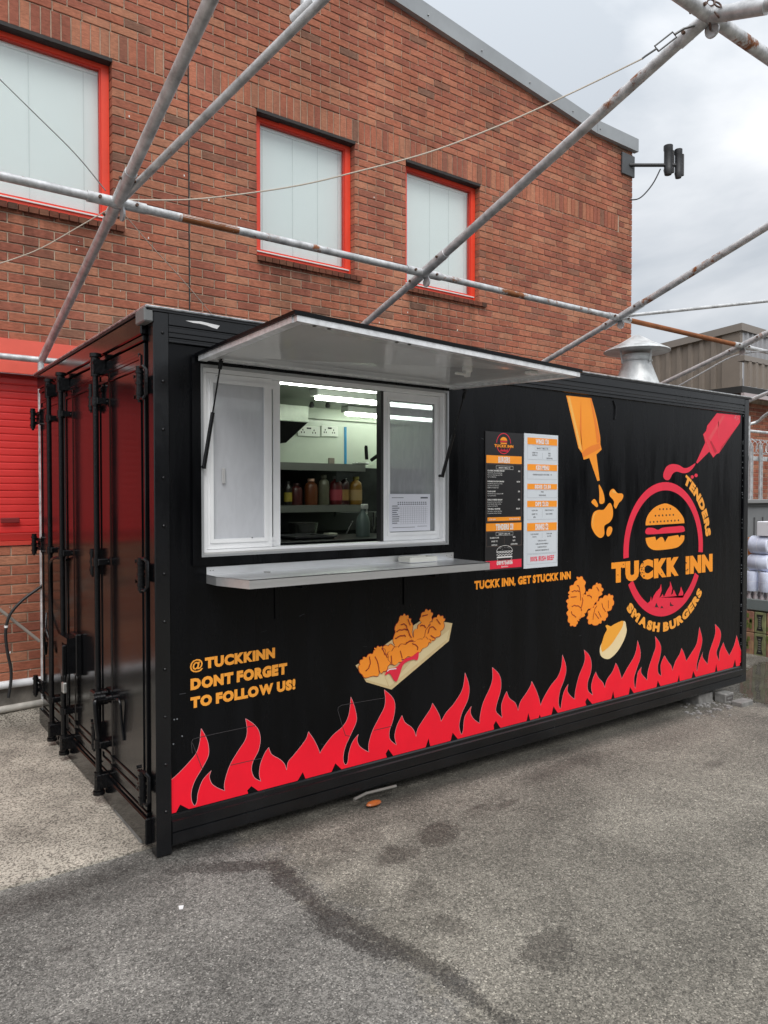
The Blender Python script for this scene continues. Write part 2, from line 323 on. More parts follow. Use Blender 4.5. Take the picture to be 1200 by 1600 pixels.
def slab_mat():
    m = bpy.data.materials.new('exposed_concrete'); m.use_nodes = True; nt = m.node_tree; N = nt.nodes; L = nt.links
    b = N['Principled BSDF']; geo = N.new('ShaderNodeNewGeometry'); pos = geo.outputs['Position']; b.inputs['Roughness'].default_value = .9; b.inputs['Specular IOR Level'].default_value = .3
    vo = N.new('ShaderNodeTexNoise'); vo.inputs['Scale'].default_value = 95; vo.inputs['Detail'].default_value = 3; vo.inputs['Distortion'].default_value = .8; L.new(pos, vo.inputs[0])
    r = N.new('ShaderNodeValToRGB'); L.new(vo.outputs[0], r.inputs[0]); r.color_ramp.elements[0].position = .40; r.color_ramp.elements[0].color = (.17, .152, .128, 1)
    r.color_ramp.elements[1].position = .54; r.color_ramp.elements[1].color = (.56, .51, .43, 1)
    n = N.new('ShaderNodeTexNoise'); n.inputs['Scale'].default_value = 2.4; n.inputs['Detail'].default_value = 7; n.inputs['Roughness'].default_value = .65; L.new(pos, n.inputs[0])
    q = N.new('ShaderNodeMapRange'); L.new(n.outputs[0], q.inputs[0]); q.inputs[1].default_value = .35; q.inputs[2].default_value = .65; q.inputs[3].default_value = .55; q.inputs[4].default_value = 1.1
    sep = N.new('ShaderNodeSeparateXYZ'); L.new(pos, sep.inputs[0])
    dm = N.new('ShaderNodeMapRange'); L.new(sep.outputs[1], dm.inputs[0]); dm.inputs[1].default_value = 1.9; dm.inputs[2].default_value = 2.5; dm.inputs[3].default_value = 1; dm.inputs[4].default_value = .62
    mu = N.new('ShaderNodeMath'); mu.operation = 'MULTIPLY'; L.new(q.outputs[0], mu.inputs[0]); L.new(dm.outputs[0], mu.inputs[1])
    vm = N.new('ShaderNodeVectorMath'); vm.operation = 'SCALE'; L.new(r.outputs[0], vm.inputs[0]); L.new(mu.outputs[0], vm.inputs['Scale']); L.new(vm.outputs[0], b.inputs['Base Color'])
    bp = N.new('ShaderNodeBump'); bp.inputs['Strength'].default_value = .5; bp.inputs['Distance'].default_value = .005; L.new(vo.outputs[0], bp.inputs['Height']); L.new(bp.outputs[0], b.inputs['Normal'])
    return m
g = MB(); xs = [-200, -20, -6, 0, 2, 4, 6, 8, 20, 200]; ys = [-200, -20, -4, -2, -1, 0, 1, 2, 2.44, 2.63, 3.2, 20, 200]
g.add([(x, y, gz(x, y) if x < 15 else -.42) for x in xs for y in ys], [(i*len(ys)+j, (i+1)*len(ys)+j, (i+1)*len(ys)+j+1, i*len(ys)+j+1) for i in range(len(xs)-1) for j in range(len(ys)-1)])
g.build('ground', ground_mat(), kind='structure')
g = MB(); a = MB()
edge = [(-14, .12)] + [(-3+.25*i+random.uniform(-.04, .04), .118+random.uniform(-.010, .010)) for i in range(14)]
for (x0, y0), (x1, y1) in zip(edge, edge[1:]):
    for (p, q, zo) in [((x0, y0), (x1, y1), 0)]:
        A = [(x0, y0), (x1, y1), (x1, 1.2), (x0, 1.2)]; g.poly([(x, y, gz(x, y)+.012) for x, y in A])
        for ya_, yb_ in ((1.2, 2.44), (2.44, 2.63), (2.63, 2.83)):
            A = [(x0, ya_), (x1, ya_), (x1, yb_), (x0, yb_)]; g.poly([(x, y, gz(x, y)+.012) for x, y in A])
        g.poly([(x0, y0, gz(x0, y0)-.01), (x1, y1, gz(x1, y1)-.01), (x1, y1, gz(x1, y1)+.012), (x0, y0, gz(x0, y0)+.012)])
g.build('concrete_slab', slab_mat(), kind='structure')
gc = MB()
for i in range(90):
    x = random.uniform(-1.2, 3.5); y = random.uniform(-2.6, -.05) if random.random() < .8 else random.uniform(.05, 1.8)
    if y > 0: x = random.uniform(-1.8, -.05); y = max(y, .2)
    r = random.uniform(.001, .0028); z = gz(x, y)+(.012 if y > 0 else 0)
    gc.box(x-r, x+r*random.uniform(.6, 1.6), y-r, y+r*random.uniform(.6, 1.6), z, z+r)
gc.build('grit', mat('grit_white', (.45, .43, .39), .8), kind='stuff')

# unseen low dark building added behind the camera to darken reflections in the paint
MB().box(-30, 40, -24, -17, -.6, 4.3).build('added_dark_building', mat('added_building_dark', (.045, .042, .04), .8, vary=.3, scale=.6), kind='structure')

# ================================================================== BRICK BUILDING
WY = 2.82; GA = .0755; BL = .2255
BM = brick_mat()
ZB = 3.975 - GA*50        # course grid passes through the sills
def snap(z): return ZB + round((z-ZB)/GA)*GA
Z_SILL, Z_HEAD = snap(3.975), snap(5.30)
mortar = mat('mortar', (.46, .36, .27), .95, vary=.25, scale=9, bump=.4, bscale=200)
bld = thing('brick_building', 'red brick industrial building with red framed windows and grey roof edge behind the kiosk', 'building', (0, WY, 0))
XL, XR = -6.0, 7.745
def roof_z(x):     # top of the brickwork
    return 6.515 if x > 6.9 else 6.515 + (6.9-x)*.1265
SH = (-2.6, .44, snap(1.325), snap(2.93))
WINS = [(-1.25, .655), (1.975, 3.082), (3.745, 4.835)]
holes = [(a_, b_, Z_SILL, Z_HEAD) for a_, b_ in WINS] + [SH]
wall = MB(); slab(wall, XL+.01, XR-.008, -.3, 6.4, [(h[0]-.006, h[1]+.006, h[2]-.006, h[3]+.006) for h in holes], WY+.009, WY+.12, lambda u, v, w_: (u, w_, v))
for x0, x1 in ((XL+.01, 6.9), (6.9, XR-.008)):
    for yy in (WY+.009, WY+.12): wall.poly([(x0, yy, 6.4), (x1, yy, 6.4), (x1, yy, roof_z(x1 if x0 < 6.8 else 7)), (x0, yy, roof_z(x0 if x0 < 6.8 else 7))])
wall.box(XR-.1, XR-.008, WY+.12, WY+9, -.3, 6.45); wall.box(XL, XL+.1, WY+.12, WY+9, -.3, 7.9)
wall_o = wall.build('wall', mortar, bld)

def brick_geo(mb, x0, x1, z0, z1, y, dpt=.1, c=.0035):
    j = [random.uniform(-.0012, .0012) for _ in range(4)]
    c = min(c, (x1-x0)*.3)
    A = [(x0, z0), (x1, z0), (x1, z1), (x0, z1)]; I = [(x0+c, z0+c), (x1-c, z0+c), (x1-c, z1-c), (x0+c, z1-c)]
    vs = [(x, y+dpt, z) for x, z in A]+[(x, y+c, z) for x, z in A]+[(x+random.uniform(-.001, .001), y+j[k], z+random.uniform(-.001, .001)) for k, (x, z) in enumerate(I)]
    fs = [(8, 9, 10, 11)]
    for k in range(4):
        n = (k+1) % 4; fs += [(k, n, 4+n, 4+k), (4+k, 4+n, 8+n, 8+k)]
    mb.add(vs, fs)
bricks = []
def emit(x0, x1, z0, z1, hs, whole):
    for h in hs:
        if z0 < h[3]-.02 and z1 > h[2]+.02 and x0 < h[1] and x1 > h[0]:
            if x0 < h[0]-.004: emit(x0, h[0], z0, z1, hs, False)
            if x1 > h[1]+.004: emit(h[1], x1, z0, z1, hs, False)
            return
    if x1-x0 > .004: bricks.append((x0, x1, z0, z1, whole))
XJ = 1.315
hs = holes + [(XJ-.007, XJ+.007, 2.0, 9)]
sol_zone = (Z_HEAD, Z_HEAD+3*GA)
k = 0; z = ZB - 4*GA
while z < 8:
    z1 = z+GA-.010
    if z1 > -.2:
        off = (k % 2)*BL/2
        if Z_HEAD-.01 < z < Z_HEAD+3*GA-.02:       # soldier band: only the plain stretches either side are laid flat
            segs = [(1.10, XJ, off), (7.46, XR, off)]
        else: segs = [(XL, XR, off)]
        for s0, s1, of in segs:
            x = s0 - of
            while x < s1:
                a_, b_ = max(x, s0), min(x+BL-.010, s1)
                mz = roof_z((a_+b_)/2)
                if b_-a_ > .012 and z < mz:
                    emit(a_, b_, z, min(z1, max(z+.02, mz)), hs, abs(b_-a_-(BL-.010)) < 1e-6 and z1 < mz)
                x += BL
    k += 1; z += GA
for s0, s1 in ((XL, 1.10), (XJ+.008, 7.46)):
    x = s0
    while x < s1-.03:
        emit(x, min(x+.0655, s1), Z_HEAD+.002, Z_HEAD+3*GA-.010, hs, False); x += .0755
def vis(b):
    x, z = (b[0]+b[1])/2, (b[2]+b[3])/2; px, py = project((x, WY, z))
    if not (-10 < px < 1205 and 0 < py < 1110): return 0
    if px > 66 and py > 590 - (px-62)*.59 and px < 238: return 0
    if px >= 238 and py > 484+(px-238)*.146: return 0
    if px < 60 and 560 < py < 850: return 0
    a_ = project((b[0], WY, b[2])); c_ = project((b[1], WY, b[3])); return abs((c_[0]-a_[0])*(b[3]-b[2])*FPX/(V((x, WY, z))-CAM).length)
bricks.sort(key=lambda b: -vis(b))
uni = None; rest = MB(); made = 0
for b_ in bricks:
    if made < 300 and vis(b_) > 0:
        x0, x1, z0, z1, whole = b_
        if whole and uni:
            o = bpy.data.objects.new('brick', uni); col.objects.link(o); o.parent = wall_o
            o.location = (x0, random.uniform(-.002, .001), z0)
        elif whole:
            t = MB(); brick_geo(t, 0, BL-.010, 0, GA-.010, WY); o = t.build('brick', BM, wall_o); uni = o.data; o.location = (x0, 0, z0)
        else:
            t = MB(); brick_geo(t, x0, x1, z0, z1, WY); o = t.build('brick', BM, wall_o)
        made += 1
    else:
        brick_geo(rest, b_[0], b_[1], b_[2], b_[3], WY+random.uniform(-.002, .001))
rest.build('brickwork', BM, wall_o, kind='stuff')
MB().box(XJ-.006, XJ+.006, WY+.004, WY+.02, -.2, roof_z(XJ)-.02).build('movement_joint', mat('joint_sealant', (.03, .028, .027), .8), bld)
# white paint and mortar flecks
fl = MB()
for i in range(70):
    x = random.uniform(-.2, 5.5); z = random.uniform(2.9, 5.0) if random.random() < .8 else random.uniform(.3, 1.2)
    if any(h[0]-.05 < x < h[1]+.05 and h[2]-.05 < z < h[3]+.05 for h in holes): continue
    r = random.uniform(.002, .008); fl.box(x-r*.6, x+r*.6, WY-.004, WY, z-r, z+r*1.2)
fl.build('paint_fleck', mat('fleck_white', (.75, .72, .68), .7), bld, kind='stuff')

red = mat('red_frame_paint', (.82, .062, .026), .42, vary=.06, scale=4)
redp = mat('red_powder_metal', (.74, .045, .042), .42, vary=.05, scale=2.5, rvary=.06)
blindm = mat('blind_white', (.93, .965, .96), .5)
glassm = glass_mat('window_glass', (.98, 1, .995), .9)
darkst = mat('lintel_dark', (.022, .019, .018), .7, vary=.3, scale=8)
for wi, (a_, b_) in enumerate(WINS):
    wn = MB(); y0 = WY+.075; fw = .068
    slab(wn, a_+.004, b_-.004, Z_SILL+.01, Z_HEAD-.005, [(a_+fw, b_-fw, Z_SILL+fw+.01, Z_HEAD-fw)], y0, y0+.07, lambda u, v, w_: (u, w_, v))
    wo = wn.build('window', red, bld)
    t = MB(); slab(t, a_+fw-.014, b_-fw+.014, Z_SILL+fw-.004, Z_HEAD-fw+.014, [(a_+fw+.012, b_-fw-.012, Z_SILL+fw+.022, Z_HEAD-fw-.012)], y0+.012, y0+.05, lambda u, v, w_: (u, w_, v)); t.build('inner_frame', mat('red_frame_dark', (.60, .040, .022), .5), wo)
    MB().box(a_+fw+.012, b_-fw-.012, y0+.03, y0+.036, Z_SILL+fw+.022, Z_HEAD-fw-.012).build('pane', glassm, wo)
    bl = MB(); z = Z_SILL+.06
    while z < Z_HEAD-.09:
        bl.add([(a_+.06, y0+.085, z), (b_-.06, y0+.085, z), (b_-.06, y0+.081, z+.0245), (a_+.06, y0+.081, z+.0245)], [(0, 1, 2, 3)]); z += .0225
    bl.box(a_+.06, b_-.06, y0+.065, y0+.10, Z_HEAD-.10, Z_HEAD-.055)
    bl.build('blind', blindm, wo)
    cd_ = MB()
    for q in (.12, .42, .68, .9):
        x = a_+(b_-a_)*q; cd_.box(x-.0025, x+.0025, y0+.074, y0+.0755, Z_SILL+.06, Z_HEAD-.09)
    cd_.build('blind_cord', mat('cord_grey', (.68, .71, .71), .8), wo)
    MB().box(a_-.0, b_+.0, WY-.012, WY+.084, Z_HEAD-.032, Z_HEAD-.004).build('lintel', darkst, bld)
    MB().box(a_+.05, b_-.05, y0+.1, y0+.11, Z_SILL, Z_HEAD).build('room_shade', mat('dim_room', (.3, .3, .3), .9), wo)
    if wi == 1: MB().box(a_+.27, a_+.80, y0-.012, y0, Z_HEAD-.05, Z_HEAD-.028).build('trickle_vent', red, wo)
    MB().box(a_+.03, b_-.03, y0-.015, y0, Z_SILL+.055, Z_SILL+.066).build('drip_bar', mat('alu_white', (.7, .7, .68), .4), wo)
    # brick-on-edge sill
    x = a_+.0; n = 0
    s_o = None; SZ = Z_SILL
    while x < b_+.02:
        t = MB(); t.add([(x, WY-.035, SZ-.055), (x+.066, WY-.035, SZ-.055), (x+.066, WY+.1, SZ-.045), (x, WY+.1, SZ-.045), (x, WY-.035, SZ-.008), (x+.066, WY-.035, SZ-.008), (x+.066, WY+.1, SZ+.012), (x, WY+.1, SZ+.012)],
                            [(3, 2, 1, 0), (4, 5, 6, 7), (0, 1, 5, 4), (1, 2, 6, 5), (2, 3, 7, 6), (3, 0, 4, 7)])
        t.build('sill_brick', brick_mat('sill_brick_face', dark=.42), bld); x += .074
# roof edge
fas = mat('grey_fascia', (.30, .32, .335), .45, vary=.1, scale=1.5)
t = MB(); t.prism([(XL, WY-.06, roof_z(XL)-.03), (6.9, WY-.06, roof_z(6.9)-.03), (6.9, WY-.06, roof_z(6.9)+.15), (XL, WY-.06, roof_z(XL)+.20)], (0, .07, 0)); rf = t.build('fascia', fas, bld)
t = MB(); t.prism([(6.902, WY-.062, 6.485), (XR+.05, WY-.062, 6.485), (XR+.05, WY-.062, 6.66), (6.902, WY-.062, 6.66)], (0, .072, 0)); t.build('fascia', fas, bld)
t = MB(); t.prism([(XL, WY+.012, roof_z(XL)), (XR, WY+.012, 6.5), (XR, WY+.012, 6.64), (6.9, WY+.012, 6.64), (XL, WY+.012, roof_z(XL)+.18)], (0, 9, 0)); t.build('roof', mat('roof_sheet', (.25, .26, .27), .5), bld)
sc_ = MB()
for x in (4.0, 4.8, 5.6, 6.4, 6.95): sc_.lathe((x, WY-.066, roof_z(x)+.04), [(.010, -.004), (.010, .004)], 8)
sc_.build('screw', mat('steel_dull', (.4, .4, .4), .4, .8), bld, kind='stuff')
# red shutter
sh = MB().box(SH[0]-.3, SH[1]+.12, WY-.04, WY-.005, SH[3]-.255, SH[3]+.005).build('shutter_header', mat('red_header', (.76, .12, .08), .5, vary=.08, scale=3), bld)
shp = MB(); slab(shp, SH[0]-.002, SH[1]+.002, SH[2]-.0, SH[3]-.257, [], WY+.09, WY+.10, lambda u, v, w_: (u, w_, v)); sho = shp.build('roller_shutter', redp, bld)
z = SH[3]-.275; i = 0; slm = None
prof = [(0, 0), (-.005, .003), (-.0065, .012), (-.0065, .043), (-.005, .051), (0, .0535)]
while z > SH[2]+.14:
    if slm is None:
        t = MB(); t.add([(x, y, zz) for x in (SH[0]+.01, SH[1]-.01) for y, zz in prof], [(j, j+1, j+7, j+6) for j in range(5)]); o = t.build('slat', redp, None); slm = o.data; o.parent = sho
    else: o = bpy.data.objects.new('slat', slm); col.objects.link(o); o.parent = sho
    o.location = (0, .088, z-.0535); z -= .0555; i += 1
MB().box(SH[0], SH[1], WY+.05, WY+.088, SH[2]+.03, z, .004).build('bottom_bar', mat('red_bar', (.42, .03, .025), .4), sho)
MB().box(SH[0], SH[1], WY-.012, WY+.05, SH[2]+.0, SH[2]+.03).build('shutter_sill', mat('red_sill', (.62, .06, .04), .5), bld)
t = MB().box(-.205, -.07, WY+.045, WY+.062, 1.505, 1.545, .004); t.build('pull_handle', mat('red_dark', (.2, .02, .02), .5), sho)
MB().box(SH[0]-.0, SH[1]+.0, WY-.004, WY+.13, SH[3]-.262, SH[3]-.256).build('shutter_soffit', mat('soffit_red_dark', (.20, .02, .018), .6), bld)
# plinth kerb and pipes at the wall foot
t = MB().box(-6, 1.2, WY-.10, WY+.006, -.05, .255, .01); t.build('plinth', mat('old_render', (.17, .155, .135), .9, vary=.35, scale=7, bump=.4, bscale=40), bld)
t = MB(); t.tube([(-6, WY-.145, .285), (.3, WY-.145, .285)], .03, 16); t.build('waste_pipe', mat('pvc_white', (.72, .73, .75), .35, vary=.08, scale=5), **tagd('white plastic pipe running along the foot of the brick wall', 'pipe'), smooth=True)
t = MB(); t.tube([(-6, 2.52, .115), (-.6, 2.56, .12), (.1, 2.62, .125), (.6, 2.63, .12)], .026, 14); t.build('ground_pipe', mat('pipe_dirty', (.42, .40, .36), .6, vary=.2, scale=12), **tagd('dirty grey pipe lying on the ground below the white pipe', 'pipe'), smooth=True)
def spline(pts, k=8):
    pts = [V(p) for p in pts]; o = []
    for i in range(len(pts)-1):
        a_, b_, c_, d_ = pts[max(i-1, 0)], pts[i], pts[i+1], pts[min(i+2, len(pts)-1)]
        for j in range(k):
            t = j/k; o.append(.5*((2*b_)+(c_-a_)*t+(2*a_-5*b_+4*c_-d_)*t*t+(3*b_-a_-3*c_+d_)*t**3))
    o.append(pts[-1]); return o
hp = [P(a_, b_, 'y', 2.60) for a_, b_ in ((90, 898), (62, 918), (35, 938), (16, 960), (9, 985), (11, 1015), (17, 1045), (17, 1065), (13, 1090))]
t = MB(); t.tube(spline(hp), .011, 10); t.build('black_hose', mat('rubber_black', (.018, .018, .019), .45), **tagd('black rubber cable looping down the wall at the left of the kiosk', 'cable'), smooth=True)
q = P(9.5, 979, 'y', 2.6); MB().tube([(q.x, q.y, q.z-.008), (q.x, q.y, q.z+.008)], .0135, 10).build('cable_tie', mat('tape_white', (.8, .8, .8), .5), **tagd('white tape band round the black cable at the left edge', 'tape'))
# floodlight on an arm at the building corner
pl = mat('black_plastic', (.02, .021, .023), .5, vary=.3, scale=20)
fx = thing('sensor_light', 'black twin floodlight on an arm sticking out from the top corner of the brick building', 'floodlight', (XR, WY, 6.29))
MB().box(7.48, XR+.012, WY-.03, WY-.002, 6.13, 6.42, .004).build('bracket_plate', mat('bracket_dark', (.07, .075, .08), .5), fx)
q0 = P(985, 258, 'y', WY-.03); dr_ = V((.8065, -.591, 0)); k1 = (q0-CAM).dot(FWD)/FPX
t = MB(); t.tube([q0-dr_*.02, q0+dr_*80*k1], .024, 10); t.build('arm', pl, fx, True)
for (cx_, ya, yb_, r) in ((1044, 228, 273, .062), (1060, 234, 278, .052)):
    A = q0+dr_*(cx_-985)*k1+V((0, 0, (258-ya)*k1)); B = q0+dr_*(cx_-985)*k1+V((0, 0, (258-yb_)*k1))
    t = MB(); t.tube([A, A+(B-A)*.15, A+(B-A)*.2, A+(B-A)*.78, A+(B-A)*.82, B], [r, r, r*.9, r*.9, r, r*.75], 14); o = t.build('lamp_head', pl, fx, True)
    MB().box(A.x+r*.6, A.x+r*1.25, A.y-.05, A.y+.03, B.z+.03, A.z-.06, .005).build('cooling_fins', mat('fin_grey', (.06, .06, .062), .6), o)
t = MB(); t.tube(spline([q0+dr_*(a_-985)*k1+V((0, 0, (258-b_)*k1)) for a_, b_ in ((1032, 264), (1022, 284), (1010, 300), (998, 310), (984, 312))]), .009, 8); t.build('cable', pl, fx, True)

# ================================================================== CONTAINER KIOSK
CL, CW, CH = 5.53, 2.443, 2.60
con = thing('container_kiosk', 'black shipping container converted to a food kiosk with red flames along its side', 'food kiosk', (0, 0, 0))
blk = mat('black_gloss_paint', (.0050, .0052, .0060), .15, vary=.35, scale=1.6, rvary=.07, bump=.05, bscale=16, spec=.42, stretch=(1, 1, .5))
blks = mat('black_side_paint', (.0048, .0052, .0064), .27, c2=(.0022, .0024, .0030), scale=3.2, rvary=.11, bump=.14, bscale=4, spec=.19, stretch=(2.2, 1, .30))
blkr = mat('black_rail_paint', (.0045, .0050, .0062), .22, vary=.4, scale=3, rvary=.08, bump=.08, bscale=22, spec=.52, stretch=(1, 1, .5))
blkh = mat('black_hardware', (.0045, .0047, .0055), .22, vary=.3, scale=30, bump=.2, bscale=90, spec=.38)
WX0, WX1, WZ0, WZ1 = .235, 1.866, 1.412, 2.372
# side wall with the serving hatch opening
t = MB(); slab(t, .078, 5.432, .15, 2.462, [(WX0, WX1, WZ0, WZ1)], 0, .05, lambda u, v, w_: (u, w_, v)); side = t.build('side_wall', blks, con)
t = MB()
slab(t, .05, 5.48, .06, 2.56, [], CW-.05, CW, lambda u, v, w_: (u, w_, v)); t.build('back_wall', blks, con)
t = MB().box(CL-.05, CL, .06, CW-.06, .06, 2.56); t.build('end_wall', blks, con)
t = MB().box(.04, CL-.04, .04, CW-.04, .06, .14); t.build('chassis', blks, con)
MB().box(.05, CL-.05, .052, CW-.052, .141, .18).build('interior_floor', mat('floor_dark', (.03, .03, .03), .6), con)
# rails with ribs
def rail(name, prof, x0, x1):
    t = MB(); t.prism([(x0, y, z) for y, z in prof], (x1-x0, 0, 0)); return t.build(name, blkr, con)
rail('top_rail', [(.05, 2.6), (-.012, 2.6), (-.012, 2.545), (-.004, 2.541), (-.004, 2.535), (-.012, 2.531), (-.012, 2.512), (-.016, 2.509), (-.012, 2.506), (-.012, 2.487), (-.004, 2.483), (-.004, 2.477), (-.012, 2.473), (-.012, 2.463), (0, 2.455), (.05, 2.455)], .077, 5.452)
rail('bottom_rail', [(.05, .155), (-.002, .155), (-.010, .148), (-.010, .128), (-.020, .122), (-.020, .072), (-.014, .068), (-.020, .064), (-.020, .012), (-.012, .0), (.05, .0)], .077, 5.452)
t = MB(); t.box(.0, .077, -.014, .06, -.036, 2.6, .004); po = t.build('corner_post', blkr, con)
t = MB(); t.box(5.452, CL, -.014, .06, 0, 2.6, .006); t.build('corner_post', blkr, con)
t = MB(); t.box(.0, .077, CW-.06, CW+.002, 0, 2.6, .006); t.build('corner_post', blkr, con)
t = MB(); t.box(5.452, CL, CW-.06, CW+.002, 0, 2.6, .006); t.build('corner_post', blkr, con)
rv = None
for i in range(11):
    z = 2.50-i*.232
    if rv is None:
        t = MB(); t.tube([(0, 0, 0), (0, -.004, 0), (0, -.008, 0)], [.008, .0075, .003], 10); o = t.build('rivet', blkh, None, True); rv = o.data; o.parent = po
    else: o = bpy.data.objects.new('rivet', rv); col.objects.link(o); o.parent = po
    o.location = (.046, -.014, z)
ss = MB()
for i in range(44):
    z = random.uniform(.2, 2.45); ss.tube([(5.443+random.uniform(-.006, .006), -.001, z), (5.443, -.006, z+.001)], .003, 6)
for x, z in ((.095, .62), (.11, .62), (.09, .5), (.135, .53), (.52, 1.5)): ss.tube([(x, 0, z), (x, -.004, z)], .004, 6)
ss.build('rivet_row', mat('worn_rivet', (.16, .17, .18), .4), side, kind='stuff')
# roof
t = MB(); t.prism([(-.035, -.02, 2.600), (5.56, -.02, 2.600), (5.56, CW+.03, 2.600), (-.035, CW+.03, 2.600)], (0, 0, .022)); t.build('roof', mat('roof_black', (.02, .021, .024), .5, vary=.3, scale=5), con)
t = MB(); t.tube([(-.036, -.022, 2.617), (5.56, -.022, 2.617)], .006, 6); t.tube([(-.036, -.022, 2.617), (-.036, CW+.03, 2.617)], .006, 6)
t.build('roof_trim', mat('bare_alu', (.48, .49, .50), .4, .6, vary=.5, scale=20), con)
t = MB().box(-.045, .0, -.02, .11, 2.545, 2.612, .006); t.build('corner_cap', mat('grey_cap', (.16, .165, .165), .5), con)
t = MB(); cx_, cy_ = .45, .5; bz = 2.623
t.add([(cx_-.20, cy_-.2, bz), (cx_+.20, cy_-.2, bz), (cx_+.20, cy_+.2, bz), (cx_-.20, cy_+.2, bz), (cx_, cy_, bz+.10)], [(0, 1, 4), (1, 2, 4), (2, 3, 4), (3, 0, 4), (3, 2, 1, 0)])
t.build('roof_vent', mat('vent_grey', (.38, .40, .41), .5, .2), con)
sg = MB(); q = [(.16, 2.575), (.24, 2.582), (.34, 2.574), (.325, 2.556), (.30, 2.559), (.27, 2.566), (.23, 2.570), (.20, 2.569)]
sg.prism([(x, -.0135, z) for x, z in q], (0, .001, 0)); sg.build('torn_sticker', mat('paper_white', (.8, .8, .8), .7), con)
# cowl
gal = mat('galvanised_sheet', (.70, .72, .72), .42, .35, vary=.22, scale=9, rvary=.1)
ck = (4.98, .8, 2.622)
cw_ = MB(); cw_.lathe(ck, [(.265, 0), (.26, .03), (.135, .36), (.135, .43)], 28); co = cw_.build('flue_cowl', gal, con, True)
cw_ = MB(); cw_.lathe(ck, [(.140, .375), (.146, .385), (.140, .395)], 28); cw_.lathe(ck, [(.137, .425), (.143, .435), (.137, .445)], 28); cw_.build('seam_band', gal, co, True)
cw_ = MB(); cw_.lathe(ck, [(.31, .475), (.30, .487), (.17, .55), (.03, .635), (.01, .64)], 28); cw_.build('rain_cap', gal, co, True)
for a in (.5, 2.6, 4.7):
    cw_ = MB(); cw_.tube([(ck[0]+.14*cos(a), ck[1]+.14*sin(a), ck[2]+.36), (ck[0]+.17*cos(a), ck[1]+.17*sin(a), ck[2]+.53)], .009, 6); cw_.build('cap_strut', gal, co)

# ---- door end (plane x = 0)
def D(px, py): q = P(px, py, 'x', 0); return q.y, q.z
t = MB(); t.box(-.03, .05, .078, CW-.06, 2.50, 2.598, .006); t.box(-.02, .05, .078, CW-.06, 2.470, 2.498, .004); hd = t.build('door_header', blk, con)
t = MB(); t.box(-.028, .05, .062, CW-.004, .004, .135, .006); t.box(-.015, .05, .078, CW-.06, .137, .155, .003); t.build('door_sill', blk, con)
leafs = [(.085, .885), (.899, 1.655), (1.669, 2.378)]
for i, (y0, y1) in enumerate(leafs):
    t = MB(); t.box(-.012, .03, y0, y1, .162, 2.465, .004)
    lf = t.build('door_leaf', blk, con)
    for (za, zb) in ((.30, 2.31),):
        pr = MB(); slab(pr, y0+.035, y1-.035, za-.10, zb+.10, [(y0+.055, y1-.055, za-.08, zb+.08)], -.018, -.011, lambda u, v, w_: (w_, u, v)); pr.build('pressed_frame', blk, lf)
    for zz in (2.34, 2.40, .21, .26):
        MB().box(-.020, -.011, y0+.06, y1-.06, zz, zz+.022, .004).build('pressed_rib', blk, lf)
    if i < 2:
        ye = y1-.012; MB().box(-.022, -.010, ye-.016, ye, .18, 2.45, .003).build('rubber_seal', mat('seal_black', (.012, .012, .012), .6), lf)
# lock rods
def rodset(y, ztop=2.50, zbot=.06, xr=-.062):
    t = MB(); t.tube([(xr, y, zbot), (xr, y, ztop)], .0165, 14); rod = t.build('lock_rod', blkh, con, True)
    for zc, s_ in ((ztop-.07, 1), (zbot+.06, -1)):
        t = MB(); t.tube([(xr, y, zc-.05), (xr, y, zc+.05)], .026, 12); t.tube([(xr, y, zc+.055*s_), (xr, y, zc+.075*s_)], .032, 12)
        t.box(xr-.02, -.012, y-.028, y-.016, zc-.04, zc+.04, .003); t.box(xr-.02, -.012, y+.016, y+.028, zc-.04, zc+.04, .003)
        t.tube([(xr-.01, y-.03, zc+.02), (xr-.01, y+.035, zc+.02)], .012, 10); t.build('cam_keeper', blkh, rod, True)
    for zc in (ztop-.26, 1.35, zbot+.27):
        t = MB(); t.box(xr-.005, -.012, y-.045, y+.045, zc-.018, zc+.018, .004); t.tube([(xr, y, zc-.024), (xr, y, zc+.024)], .024, 12)
        t.tube([(-.011, y-.037, zc), (-.026, y-.037, zc)], .008, 8); t.tube([(-.011, y+.037, zc), (-.026, y+.037, zc)], .008, 8); t.build('rod_guide', blkh, rod, True)
    t = MB(); t.prism([(-.0125, y-.105, .2), (-.0165, y-.096, .2), (-.0165, y-.078, .2), (-.0125, y-.068, .2)], (0, 0, 2.2)); t.build('door_rib', blk, con)
    return rod
rods = [rodset(1.875), rodset(1.54), rodset(.745)]
# hinges: knuckle with a barrel, a strap and loops
def hinge(y, z, side_, h=.135, parent=con):
    t = MB(); x = -.045
    t.tube([(x, y, z-h/2), (x, y, z+h/2)], .017, 12); t.tube([(x, y, z-h/2-.012), (x, y, z-h/2)], .009, 8)
    for k_ in (-1, 0, 1): t.tube([(x, y, z+k_*h*.33-.006), (x, y, z+k_*h*.33+.006)], .021, 12)
    o = t.build('hinge', blkh, parent, True)
    t = MB(); y2 = y+.13*side_
    t.box(-.03, -.012, min(y, y2), max(y, y2), z-.045, z-.02, .004); t.box(-.03, -.012, min(y, y2), max(y, y2), z+.02, z+.045, .004); t.box(-.024, -.012, min(y, y2), max(y, y2), z-.02, z+.02, .003)
    for zz in (z-.05, z+.05):
        t.tube([(-.012, y2+.015*side_, zz), (-.028, y2+.015*side_, zz)], .009, 8)
    t.build('hinge_strap', blkh, o)
    return o
